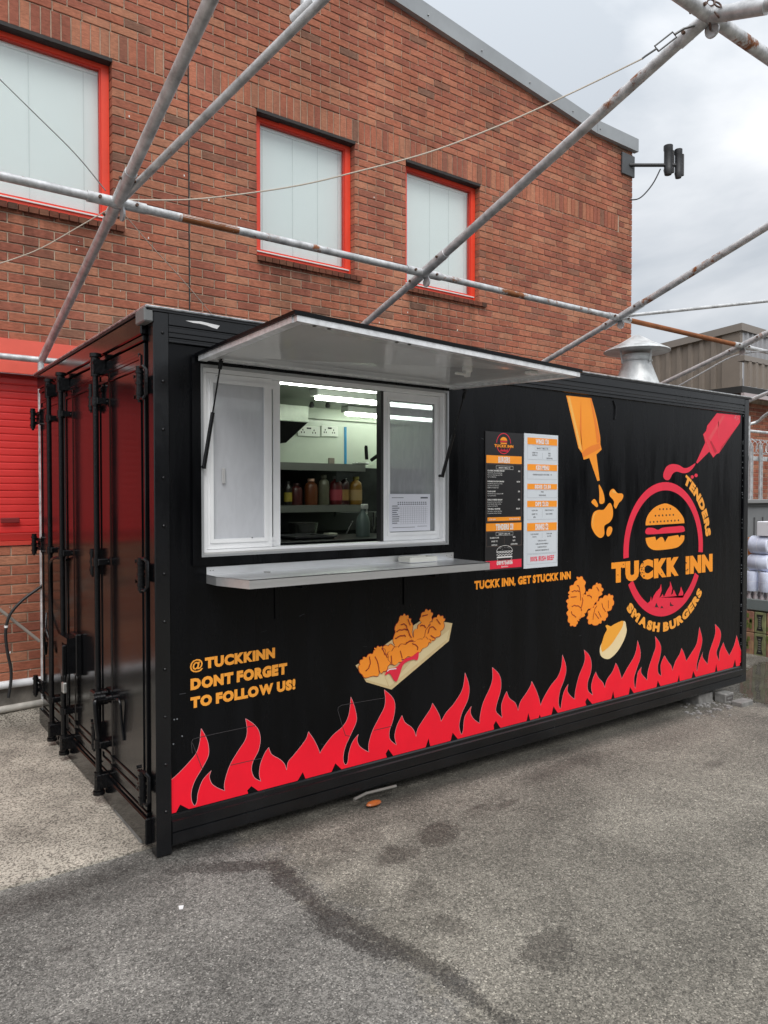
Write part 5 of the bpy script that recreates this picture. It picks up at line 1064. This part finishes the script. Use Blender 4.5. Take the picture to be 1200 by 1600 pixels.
# small logo at the head of the board
scx, scz, sr = mx0+.168, z_b(.082), .066
for a0, a1 in ((.05, pi-.05), (pi+.35, 2*pi-.35)): ribbon(rdm, [(scx+sr*cos(a0+(a1-a0)*i/24), scz+sr*1.02*sin(a0+(a1-a0)*i/24)) for i in range(25)], .005, LY)
for i in range(5): rdm.poly([(scx-.032+i*.014, -.0007*LY, scz-.052), (scx-.018+i*.014, -.0007*LY, scz-.052), (scx-.022+i*.014, -.0007*LY, scz-.030-.008*(i % 2))])
og.poly([(scx+.032*cos(pi*i/12), -.0007*LY, scz+.020+.024*sin(pi*i/12)) for i in range(13)]); og.poly([(scx-.032, -.0007*LY, scz+.006), (scx+.032, -.0007*LY, scz+.006), (scx+.026, -.0007*LY, scz-.003), (scx-.026, -.0007*LY, scz-.003)])
rdm.poly([(scx-.033, -.0007*LY, scz+.016), (scx+.033, -.0007*LY, scz+.016), (scx+.033, -.0007*LY, scz+.010), (scx-.033, -.0007*LY, scz+.010)])
text_box(og, 'TUCKK INN', scx-.088, scz-.026, scx+.090, scz-.007, LY+1.4, off=.05)
og.build('menu_orange_print', cm_org, mb_, kind='stuff'); wt.build('menu_text', mat('vinyl_offwhite', (.78, .77, .74), .45), mb_, kind='stuff'); rdm.build('menu_red_print', cm_crim, mb_, kind='stuff'); ln_.build('menu_rule', mat('vinyl_brown', (.22, .15, .12), .45), mb_, kind='stuff')
# white board
og = MB(); wt = MB(); dk = MB(); rdm = MB(); ln_ = MB(); X0, X1 = 2.592, 2.898; cx_ = (X0+X1)/2
for s_, fa, fb, (ta, tb) in (('WINGS €10', .025, .075, (.27, .70)), ('KIDS MENU', .223, .270, (.28, .72)), ('SIDES €3.50', .370, .412, (.24, .78)), ('DIPS €1.50', .498, .545, (.27, .70)), ('DRINKS €2', .665, .725, (.27, .70))):
    rect(og, X0, X1, fa, fb); text_box(wt, s_, X0+(X1-X0)*ta, z_b(fb-.006), X0+(X1-X0)*tb, z_b(fa+.008), LY+1.4, off=.045, gap=.10)
for fa, fb in ((.08, .188), (.275, .335), (.416, .475), (.55, .64), (.73, .895), (.902, .975)): frame(ln_, X0, X1, fa, fb)
text_line(dk, 'MAKE IT A MEAL +€3', cx_, z_b(.108), .0095, LY, .62, 'c', off=.02); frame(ln_, cx_-.078, cx_+.078, .092, .116)
for a_, b_, f in (('SWEET TC', 'BBQ', .142), ('BUFFALO', 'HOT', .160), ('', 'LEMON PBQ', .180), ('TUCKK INN', 'CHIPOTLE MAYO', .576), ('SWEET TC', 'BLUE CHEESE', .604), ('BBQ', '', .626), ('CLUB ORANGE', 'CAPRI SUN', .755), ('FANTA', 'WATER', .775)):
    if a_: text_line(dk, a_, X0+.075, z_b(f), .0095, LY, .6, 'c')
    if b_: text_line(dk, b_, X0+.225, z_b(f), .0095, LY, .6, 'c')
for fa, fb in ((.135, .18), (.562, .625), (.742, .78)): rect(ln_, cx_-.001, cx_+.001, fa, fb)
text_line(dk, 'CHICKEN NUGGETS WITH FRIES    €7', cx_, z_b(.306), .0095, LY, .60, 'c'); text_line(dk, 'FRIES', cx_, z_b(.436), .0095, LY, .6, 'c'); text_line(dk, 'ONION RINGS', cx_, z_b(.462), .0095, LY, .6, 'c')
for i, s_ in enumerate(('RUBICON APPLE', 'RUBICON STRAWBERRY', 'RUBICON PEACH', 'RUBICON POMEGRANATE')): text_line(dk, s_, cx_, z_b(.806+i*.024), .0095, LY, .6, 'c')
text_box(rdm, '100% IRISH BEEF', X0+.035, z_b(.955), X1-.028, z_b(.918), LY, off=.03)
og.build('menu_orange_print', cm_org, mw, kind='stuff'); wt.build('menu_heading', cm_wht, mw, kind='stuff'); dk.build('menu_text', mat('print_dark', (.08, .08, .09), .5), mw, kind='stuff'); rdm.build('menu_red_print', cm_crim, mw, kind='stuff'); ln_.build('menu_rule', mat('rule_grey', (.36, .38, .40), .5), mw, kind='stuff')

# scuffs on the panel
sm = MB(); rnd = random.Random(11)
for i in range(46):
    x, z = rnd.uniform(.12, 5.3), rnd.uniform(.3, 2.4); l = rnd.uniform(.004, .035)
    if i > 30: l *= .3
    ribbon(sm, [(x, z), (x+l, z+rnd.uniform(-.01, .01))], rnd.uniform(.001, .003), .7)
sm.build('scuff', mat('scuff_grey', (.035, .037, .042), .6), side, kind='stuff')
t = MB(); t.tube(spline([(3.54, .001, 2.44), (3.56, -.001, 2.40), (3.563, -.001, 2.34), (3.556, -.001, 2.30)]), .009, 8); t.build('drain_stub', blks, con, True)

# ---- bits at the container foot
t = MB(); a_ = P(553, 1247, 'z', .0); b_ = P(622, 1229, 'z', .0)
ol = thing('fallen_marker_lamp', 'orange side marker lens on a broken steel bracket under the kiosk side', 'marker lamp', (a_.x, a_.y, 0))
MB().tube([(a_.x, a_.y, gz(a_.x, 0)+.05), (a_.x+.10, a_.y+.02, gz(a_.x, 0)+.055), (b_.x, b_.y+.02, gz(b_.x, 0)+.06)], .009, 8).build('bracket', mat('dull_steel', (.22, .21, .19), .5, .5), ol)
c_ = P(584, 1244, 'z', 0); t = MB(); t.lathe((c_.x, c_.y, gz(c_.x, 0)+.012), [(.035, 0), (.040, .006), (.034, .016), (.015, .022)], 14, 1.3, .6); t.build('orange_lens', mat('lens_orange', (.38, .10, .02), .25), ol, True)
gx = 4.95; gz_ = gz(gx, 0)
cb = mat('pale_block', (.20, .195, .185), .9, vary=.25, scale=20, bump=.4, bscale=60)
t = MB().box(4.80, 5.02, .02, .28, gz_-.01, -.022, .006); t.build('support_block', cb, **tagd('pale concrete block holding up the far end of the kiosk', 'block'))
bb = thing('old_brick', 'pale stamped brick standing under the far corner of the kiosk', 'brick', (5.15, -.06, gz_))
MB().box(5.06, 5.20, -.075, .03, gz_-.005, -.035, .006).build('brick_body', cb, bb)
t = MB(); slab(t, 5.075, 5.185, gz_+.02, -.055, [(5.088, 5.172, gz_+.032, -.067)], -.0775, -.0755, lambda u, v, w_: (u, w_, v)); ribbon(t, [(5.095, -.08), (5.11, -.12), (5.13, -.085), (5.15, -.12), (5.165, -.08)], .006, 110); t.build('stamped_mark', mat('mark_dark', (.10, .09, .085), .9), bb)
t = MB().box(5.07, 5.26, -.22, -.12, gz_-.02, gz_+.035, .006); t.build('flat_brick', cb, **tagd('pale brick lying flat on the ground in front of the stamped brick', 'brick'))
cr_ = MB(); rnd = random.Random(3)
for i in range(60):
    x, y_ = 4.85+rnd.gauss(0, .22), -.07+rnd.gauss(0, .10); r = rnd.uniform(.003, .016); cr_.box(x-r, x+r, y_-r, y_+r*.8, gz(x, y_)-.002, gz(x, y_)+r*.9)
cr_.build('rubble', mat('rubble_pale', (.26, .25, .24), .9), kind='stuff')
t = MB().prism([tuple(P(a_, b_, 'z', .0)+V((0, 0, .002))) for a_, b_ in ((279, 1417), (287, 1416), (286, 1421), (280, 1422))], (0, 0, .003)); t.build('paper_scrap', mat('paper_white', (.8, .8, .8)), **tagd('tiny white paper scrap on the asphalt in front of the near corner', 'litter'))

# ================================================================== PIPE FRAME OVER THE YARD
galv = galv_mat('galvanised_tube', .64); galr = galv_mat('galvanised_rusty', .555); rustm = galv_mat('rusty_tube', .15)
pf = thing('canopy_frame', 'galvanised steel tube marquee frame without cover standing over the kiosk', 'canopy frame', (.04, 2.65, 0))
EA, RI, EV = (.70, 3.345), (-1.5, 4.07), (2.62, 2.755)      # purlin, ridge, eave in (y, z)
RXs = [.05, 2.25, 4.56, 6.72, 8.9]
def tb(name, a, b, r, m_=galv, par=pf): return MB().tube([a, b], r, 16).build(name, m_, par, True)
post = tb('post', (.045, 2.62, gz(0, 2.6)), (.045, 2.62, 2.75), .024, galv)
for i, x in enumerate(RXs):
    m_ = galr if i in (1, 2) else galv
    lo = (x, EV[0], EV[1]) if i != 1 else (x, EV[0], EV[1])
    tb('rafter', lo, (x, EA[0]+.02, EA[1]-.006), .028 if i < 1 else .026, galv)
    tb('rafter', (x, EA[0], EA[1]), (x, RI[0], RI[1]), .0295, m_)
    tb('rafter', (x, RI[0], RI[1]), (x, -4.4, 3.15), .033, galr)
    if i > 0: tb('post', (x, 2.63, gz(x, 2.6)), (x, 2.63, 2.75), .024) if x > 5.6 else None
    for (yy, zz, s_) in ((EA[0], EA[1], 1), (RI[0], RI[1], 1)):
        d = V((0, RI[0]-EA[0], RI[1]-EA[1])).normalized()
        c = V((x, yy, zz))
        j = MB(); j.tube([c-d*.17, c-d*.02], .034, 14); j.tube([c+d*.02, c+d*.26], .034, 14) if yy > 0 else j.tube([c, c+V((0, -.9, -.32)).normalized()*.3], .037, 14)
        j.tube([c-V((.16, 0, 0)), c+V((.16, 0, 0))], .030, 14); jo = j.build('tube_joint', galv, pf, True)
        b = MB()
        for dd in (-.12, .2): q = c+d*dd; b.tube([q+V((-.045, 0, 0)), q+V((.045, 0, 0))], .009, 8)
        for dd in (-.1, .1): q = c+V((dd, 0, 0)); b.tube([q+V((0, -.042, 0)), q+V((0, .042, 0))], .009, 8)
        b.build('bolt', mat('bolt_rusty', (.10, .05, .03), .6), jo)
        l = MB(); q = c+V((.03, .0, -.06)); l.tube([q+V((-.006, 0, 0)), q+V((.006, 0, 0))], .036, 16); l.box(q.x-.005, q.x+.005, q.y-.02, q.y+.02, q.z, q.z+.06); l.build('lug', galv, jo, True)
xs_ = [-3.0]+RXs+[12.]
for i in range(len(xs_)-1):
    a, b = xs_[i], xs_[i+1]
    m_ = rustm if i == 3 else (galr if i in (1, 2) else galv)
    tb('purlin', (a+(.1 if i == 3 else 0), EA[0], EA[1]), (b-(.1 if i == 3 else 0), EA[0], EA[1]), .0235, m_)
    tb('ridge_tube', (a, RI[0], RI[1]), (b, RI[0], RI[1]), .033, galr)
tb('eave_tube', (-3, 2.62, 2.755), (RXs[-1]+3, 2.62, 2.755), .024)
q = [P(x, y_, 'y', 2.66) for x, y_ in ((-60, 905), (62, 1002))]; tb('floor_brace', q[0], q[1], .012, mat('brace_grey', (.30, .27, .24), .6))
# roof plane braces
tb('roof_brace', (.07, .66, 3.36), (.66, -1.46, 4.05), .021, galv); tb('roof_brace', (4.6, .66, 3.36), (6.68, -.31, 3.69), .016, galv)
q = P(476, 18, 'z', 3.89); t = MB(); t.tube([q, q+V((.005, .0, .26))], .02, 12); t.tube([q+V((-.02, .06, -.02)), q+V((.02, -.06, .02))], .03, 12); t.build('clamp', galr, pf, True)
# rust bands and splice sleeves on the purlin
for x0, x1 in ((.42, .78),): MB().tube([(x0, EA[0], EA[1]), (x1, EA[0], EA[1])], .0238, 14).build('rust_sleeve', galv_mat('patchy_rust', .42), pf, True)
q0 = P(1170, 664, 'y', 2.0); q1 = P(1200, 646, 'y', 1.6); t = MB(); t.tube(spline([(q0.x, 2.0, -.2), (q0.x, 2.0, q0.z-.1), (q0.x, 1.99, q0.z), (q0.x+.08, 1.9, q0.z+.05), (q1.x, q1.y, q1.z), tuple(q1+(q1-q0)*2)], 4), .022, 12)
t.build('bent_rail', galv, **tagd('grey steel tube rail with an elbow behind the far corner of the kiosk', 'rail'), smooth=True)
# wires
def wire(name, lab, pts, r=.0035, c='wire_grey', col_=(.42, .42, .40)): t = MB(); t.tube(spline(pts, 8), r, 6); return t.build(name, mat(c, col_, .6), **tagd(lab, 'wire'), smooth=True)
E1 = V((2.24, -1.46, 4.03)); A1_ = V((.10, .72, 3.33))
def along(pxs, a, b):   # points seen at these pixels, at depths running from a to b
    n = len(pxs)-1; da, db = (a-CAM).dot(FWD), (b-CAM).dot(FWD); return [CAM+(FWD+(x-600)/FPX*RGT-(y_-800)/FPX*UPV)*(da+(db-da)*i/n) for i, (x, y_) in enumerate(pxs)]
wire('guy_wire', 'pale steel cable sagging from the ridge joint across the middle windows', along([(1003, 92), (900, 142), (790, 192), (670, 238), (547, 271), (470, 289), (380, 303), (290, 312), (200, 312)], E1, A1_), .004, 'wire_pale', (.62, .55, .46))
tbk = thing('turnbuckle', 'rusty turnbuckle and chain hooking the pale cable to the ridge joint', 'turnbuckle', tuple(E1))
pp = along([(1003, 92), (1008, 88), (1026, 76), (1054, 54), (1068, 45), (1085, 40)], E1+V((-.1, .1, -.1)), E1)
pv = (pp[3]-pp[2]).normalized().cross(FWD).normalized()*.016
t = MB(); t.tube([pp[0], pp[1], pp[2]], .005, 8); t.tube([pp[2]-pv, pp[2]+pv, pp[3]+pv, pp[3]-pv, pp[2]-pv], .0045, 8); t.tube([pp[3], pp[4], pp[5]], .006, 8); t.build('turnbuckle_body', mat('steel_dark', (.16, .16, .16), .5, .7), tbk, True)
t = MB()
for i in range(9):
    c = V((2.25, RI[0], RI[1]))+V((.05*cos(i*.8), .055*sin(i*1.1)-.02, .05*sin(i*.8))); bm = bmesh.new()
    t.tube([c+V((.016*cos(a*.785), .01*cos(a*.785+i), .016*sin(a*.785))) for a in range(9)], .0045, 6)
t.build('chain', mat('chain_rust', (.10, .055, .04), .6), tbk, True)
L1 = V((-1.6, 1.9, 2.9))
wire('guy_wire', 'dark thin wire crossing the left window down to the frame joint', along([(-30, 95), (60, 183), (120, 243), (165, 298)], A1_+V((0, .3, 0)), A1_), .0035, 'wire_dark', (.10, .10, .10))
wire('guy_wire', 'pale cord from the frame joint down to the left picture edge', along([(178, 322), (120, 356), (55, 392), (-20, 418)], A1_, A1_+V((-.3, .5, 0))), .0035, 'wire_pale')
wire('guy_wire', 'thin pale cord from the frame joint down behind the kiosk roof', along([(190, 330), (240, 388), (285, 437), (330, 490), (350, 512)], A1_, V((.6, 2.4, 2.7))), .0025, 'wire_pale')
wire('guy_wire', 'pale wire sagging beside the far rafter over the grey building', along([(1055, 606), (1098, 582), (1138, 560), (1170, 551), (1215, 547)], V((6.7, 1.6, 3)), V((6.9, .3, 3.4))), .008, 'wire_white', (.55, .56, .57))
wire('guy_wire', 'short chain wire rising from the ridge joint to the top edge', along([(1108, 24), (1115, 8), (1120, -10)], E1, E1+V((0, 0, .2))), .006, 'wire_grey')

# ================================================================== BACKGROUND ON THE RIGHT
def ribbed(mb, x0, y0, x1, y1, z0, ztop, pitch, dep, nx, ny):
    """vertical ribbed cladding from (x0,y0) to (x1,y1), ribs stand out along (nx,ny); ztop(s) height"""
    Ln = hypot(x1-x0, y1-y0); n = int(Ln/pitch); pts = []
    for i in range(n):
        for f, d in ((0, 0), (.5, 0), (.6, 1), (.9, 1)): pts.append((i*pitch+f*pitch, d*dep))
    for (s0, d0), (s1, d1) in zip(pts, pts[1:]):
        f = lambda s, d, z: (x0+(x1-x0)*s/Ln+nx*d, y0+(y1-y0)*s/Ln+ny*d, z)
        mb.poly([f(s0, d0, z0), f(s1, d1, z0), f(s1, d1, ztop(s1)), f(s0, d0, ztop(s0))])
bx, by = 14.0, 4.45; q = P(1157, 516, 'x', bx); by = q.y; ztop_ = q.z
clad = mat('brown_cladding', (.20, .165, .135), .55, vary=.08, scale=2); clad2 = mat('grey_cladding', (.30, .30, .31), .5)
wh = thing('clad_warehouse', 'brown ribbed metal clad warehouse beyond the far end of the kiosk', 'warehouse', (bx, by, 0))
t = MB(); zt2 = P(1033, 547, 'x', bx); sl_ = (ztop_-zt2.z)/(zt2.y-by); ribbed(t, bx, by+.38, bx, by+16, 0, lambda s: ztop_-sl_*(s+.38), .27, -.04, 1, 0); t.build('cladding', clad, wh)
MB().box(bx-.05, bx+.06, by-.02, by+.37, 0, ztop_-.02).build('corner_flashing', clad, wh)
t = MB(); ribbed(t, bx+.07, by-.02, bx+16, by-.02, 2.5, lambda s: ztop_-.02-.018*s, .20, -.03, 0, 1); t.build('cladding', clad2, wh, label='lighter grey ribbed cladding on the right hand face')
t = MB(); t.prism([(bx-.10, by-.08, ztop_-.02), (bx-.10, by+16, ztop_-sl_*16-.02), (bx-.10, by+16, ztop_-sl_*16+.13), (bx-.10, by-.08, ztop_+.13)], (.12, 0, 0)); t.prism([(bx+.02, by-.08, ztop_-.02), (bx+16, by-.08, ztop_-.3), (bx+16, by-.08, ztop_-.15), (bx+.02, by-.08, ztop_+.13)], (0, .12, 0)); t.build('roof_flashing', mat('flashing_brown', (.22, .19, .165), .5), wh)
MB().box(bx+.1, bx+16, by+.1, by+16, 0, 4.2).build('core', clad, wh)
# lower brick building with canopy
bk_ = thing('yard_building', 'low red brick building with brown fascia behind the palisade fence', 'building', (10.5, 3.9, 0))
yb = 3.2; a_ = P(1163, 562, 'y', yb); b_ = P(1165, 606, 'y', yb); x_s = P(1150, 640, 'y', yb+.3).x
t = MB(); ribbed(t, a_.x, yb, a_.x+5, yb, b_.z+.03, lambda s: a_.z-.01, .22, -.03, 0, 1); t.build('cladding', clad, bk_); MB().box(a_.x-.05, a_.x+5, yb-.03, yb+.1, a_.z-.02, a_.z+.07).build('capping', mat('flashing_brown', (.2, .2, .2)), bk_)
MB().box(a_.x-.1, a_.x+5, yb-.02, yb+.9, b_.z-.10, b_.z+.02).build('soffit', mat('soffit_black', (.02, .02, .02), .7), bk_)
MB().box(a_.x-.1, a_.x+5, yb-.06, yb+.0, b_.z-.17, b_.z-.10).build('gutter', mat('gutter_pink', (.42, .36, .36), .5), bk_)
MB().box(x_s-.5, x_s+6, yb+.31, yb+.5, -.3, b_.z-.10).build('wall', mortar, bk_)
t = MB(); z = -.2; k = 0
while z < b_.z-.2:
    x = x_s-.5-(k % 2)*BL/2
    while x < x_s+2.5: brick_geo(t, x, x+BL-.010, z, z+GA-.010, yb+.30, .03); x += BL
    z += GA; k += 1
t.build('brickwork', brick_mat('far_brick_face', dark=.95), bk_, kind='stuff')
# palisade fence on a grey wall
fy = 1.62; fz = P(1185, 779, 'y', fy).z; ftop = P(1175, 690, 'y', fy).z; x_f = P(1160, 780, 'y', fy).x
pf2 = thing('palisade_fence', 'galvanised steel palisade fence on top of the grey wall', 'fence', (x_f, fy, fz))
pale = None; x = P(1175, 740, 'y', fy).x - .30
step = P(1190, 740, 'y', fy).x-P(1175, 740, 'y', fy).x
for i in range(12):
    if pale is None:
        t = MB(); h = ftop-fz; pts = [(-.033, -.02), (-.033, h-.06), (-.015, h-.03), (0, h+.02), (.015, h-.03), (.033, h-.06), (.033, -.02)]
        t.prism([(a, 0, z) for a, z in pts], (0, .004, 0)); t.box(-.036, -.030, -.02, 0, -.02, h-.06); t.box(.030, .036, -.02, 0, -.02, h-.06); t.box(-.006, .006, -.006, 0, -.02, h-.02); o = t.build('pale', galv, None); o.parent = pf2; pale = o.data
    else: o = bpy.data.objects.new('pale', pale); col.objects.link(o); o.parent = pf2
    o.location = (x-x_f, 0, 0); x += step
zr_ = P(1185, 717, 'y', fy+.04).z
for z in (zr_,): MB().box(x_f-1, x_f+3, fy+.012, fy+.06, z-.03, z+.03, .003).build('rail', galv, pf2)
t = MB(); pts = [(x_f-.6+i*.012, fy+.05+.10*cos(i*.55), ftop-.06+.10*sin(i*.55)) for i in range(150)]; t.tube(pts, .005, 5); rz = t.build('razor_wire', mat('razor_steel', (.62, .63, .64), .35, .6), pf2, True)
t = MB()
for i in range(0, 150, 3): a, b, c = pts[i]; t.box(a-.012, a+.012, b-.003, b+.003, c-.003, c+.016)
t.build('razor_barb', mat('razor_steel', (.62, .63, .64)), rz)
gw = thing('grey_wall', 'grey painted boundary wall with dark ledge behind the paper rolls', 'wall', (x_f, fy, 0))
MB().box(x_f-1.2, x_f+4, fy-.1, fy+.12, -.35, fz-.10).build('wall_body', mat('grey_paint', (.17, .175, .18), .6, vary=.1, scale=4), gw)
MB().box(x_f-1.2, x_f+4, fy-.16, fy+.14, fz-.06, fz-.01, .005).build('coping', mat('coping_grey', (.24, .24, .24), .6), gw)
MB().box(x_f-1.2, x_f+4, fy-.13, fy+.12, fz-.0995, fz-.0605).build('dark_ledge', mat('ledge_dark', (.03, .03, .03), .6), gw)
for px_ in (1179, 1192, 1205): a = P(px_, 850, 'y', fy-.11).x; MB().box(a-.012, a+.012, fy-.112, fy-.1005, .2, fz-.25).build('panel_joint', mat('joint_grey', (.09, .09, .095), .6), gw)
# pallet stack
sx = 7.35
def SY(px, py): q = P(px, py, 'x', sx); return q.y, q.z
gz0 = gz(sx, 0)
yA, _ = SY(1160, 1000); yB = SY(1178, 1000)[0]; yC = SY(1197, 1000)[0]; wbx = yB-yC
zc1 = SY(1190, 990)[1]; zc2 = SY(1190, 957)[1]
boxm = mat('printed_carton', (.30, .32, .15), .6, vary=.3, scale=9, c2=(.16, .17, .09)); boxm2 = mat('printed_carton_pink', (.42, .27, .14), .6, vary=.3, scale=12, c2=(.28, .10, .10))
cn = 0
for lvl, (za, zb2) in enumerate(((gz0, zc1-.004), (zc1, zc2))):
    for j in range(4):
        y1 = yB+(1-j)*wbx; y0 = y1-wbx+.006; col_n = ['hidden behind the kiosk corner', 'nearest the kiosk corner', 'middle', 'right'][j]
        if j == 3 and False: continue
        lab = f"{'lower' if lvl == 0 else 'upper'} {['brown printed carton beside the kiosk corner', 'green carton with dark hourglass mark', 'tan carton right of the green ones', 'outer tan carton at right end'][j-0]} in the carton stack"
        if j == 0: lab = f"{'lower' if lvl == 0 else 'upper'} brown printed carton half hidden by the kiosk corner in the stack"
        o = thing('drink_carton', lab, 'carton', (sx, y0, za), 'drink cartons stacked under the paper rolls')
        MB().box(sx, sx+.45, y0, y1, za, zb2-.002, .006).build('carton_body', boxm if j == 1 else boxm2, o)
        if j == 1:
            c = (y0+y1)/2; h = zb2-za; w2 = (y1-y0); pts = [(-.28, .12), (.28, .12), (.16, .35), (.16, .65), (.28, .88), (-.28, .88), (-.16, .65), (-.16, .35)]
            t = MB(); t.prism([(sx-.003, c+a*w2, za+b*h) for a, b in pts], (.0025, 0, 0)); t.build('hourglass_mark', mat('ink_dark', (.02, .02, .018), .6), o)
            t = MB()
            for k_ in range(6): t.box(sx-.0045, sx-.0032, c-.10*w2, c+.10*w2, za+h*(.22+.10*k_), za+h*(.27+.10*k_))
            t.build('mark_letters', mat('ink_grey', (.20, .20, .17), .6), o)
        else:
            t = MB(); rnd = random.Random(j+lvl*7)
            for k_ in range(7): a = y0+rnd.uniform(.1, .8)*(y1-y0); z = za+rnd.uniform(.1, .8)*(zb2-za); t.box(sx-.003, sx-.0005, a, a+.03, z, z+.05)
            t.build('fruit_print', mat('ink_green', (.16, .19, .05), .6), o)
zt0 = SY(1190, 955)[1]; zt1 = SY(1190, 926)[1]
wp = thing('bottle_pack', 'shrink wrapped tray of small clear bottles between the cartons and paper rolls', 'bottle pack', (sx, 0, zt0))
MB().box(sx-.005, sx+.44, yA-2.5*wbx, yA+.05, zt0, zt0+(zt1-zt0)*.62, .01).build('wrap', glass_mat('shrink_wrap', (.8, .85, .86), .7, .75, (.26, .30, .30)), wp)
bt = None; r = .032
for j in range(11):
    for k_ in range(2):
        y_ = yA+.02-j*.075
        if bt is None:
            t = MB(); t.lathe((0, 0, 0), [(r, 0), (r, (zt1-zt0)*.6), (r*.5, (zt1-zt0)*.8), (r*.42, (zt1-zt0)*.97)], 10); o = t.build('bottle', mat('clear_bottle', (.34, .30, .31), .15), None, True); o.parent = wp; bt = o.data
        else: o = bpy.data.objects.new('bottle', bt); col.objects.link(o); o.parent = wp
        o.location = (.035+k_*.08, y_, .004)
# paper rolls in blue wrap
rollm = mat('roll_wrap_blue', (.70, .75, .93), .28, vary=.12, scale=8, rvary=.1, bump=.3, bscale=14); rolle = mat('roll_end', (.80, .82, .93), .5)
zr1 = SY(1190, 894)[1]; zr2 = SY(1190, 867)[1]; zr3 = SY(1190, 838)[1]; zr4 = SY(1190, 815)[1]
G_ = 'packs of blue paper rolls stacked on the bottles'
for j, (pa, pb) in enumerate(((1160, 1179.5), (1181, 1204))):
    y1, y0 = SY(pa, 900)[0], SY(pb, 900)[0]; lab = ['upright blue wrapped roll pack half hidden by kiosk corner, bottom row', 'upright blue wrapped roll pack at right of the bottom row'][j]
    o = thing('paper_roll_pack', lab, 'paper rolls', (sx, y0, zt1), G_); c = (y0+y1)/2; rr = (y1-y0)/2*.97
    t = MB(); t.lathe((sx+rr, c, zt1+.002), [(rr*.93, 0), (rr, .012), (rr, zr1-zt1-.02), (rr*.9, zr1-zt1-.006)], 22); t.build('roll_body', rollm, o, True)
    t = MB(); t.lathe((sx+rr, c, zt1+(zr1-zt1)*.48), [(rr*1.01, 0), (rr*1.01, .006)], 22); t.build('wrap_seam', rolle, o)
for z0, z1, pa, pb, lab in ((zr1, zr2, 1166, 1197, 'wrapped paper roll lying on its side, second row of the stack'), (zr2, zr3, 1167, 1197, 'wrapped paper roll lying on its side under the white box')):
    y1, y0 = SY(pa, 880)[0], SY(pb, 880)[0]; rr = (z1-z0)/2; o = thing('paper_roll_pack', lab, 'paper rolls', (sx, y0, z0), G_)
    t = MB(); cx_ = sx+rr; cz_ = z0+rr; t.tube([(cx_, y0, cz_), (cx_, y0+.012, cz_), (cx_, y1-.012, cz_), (cx_, y1, cz_)], [rr*.92, rr, rr, rr*.92], 22); t.build('roll_body', rollm, o, True)
    t = MB(); t.tube([(cx_, y0-.001, cz_), (cx_, y0+.004, cz_)], rr*.9, 20); t.build('roll_end_face', rolle, o)
    t = MB(); t.tube([(cx_, (y0+y1)/2, cz_), (cx_, (y0+y1)/2+.006, cz_)], rr*1.012, 22); t.build('wrap_seam', rolle, o)
y1, y0 = SY(1181, 830)[0], SY(1215, 830)[0]
MB().box(sx+.02, sx+.24, y0, y1, zr3+.002, zr4, .006).build('white_box', mat('white_carton', (.90, .91, .96), .5), **tagd('white cardboard box on top of the blue paper rolls', 'box'))
a = SY(1168, 850); MB().box(sx+.1, sx+.16, a[0]-.01, a[0]+.05, SY(1168, 868)[1], SY(1168, 840)[1], .004).build('orange_packet', mat('orange_pack', (.75, .28, .08), .5), **tagd('orange packet tucked between the paper rolls and the kiosk corner', 'packet'))
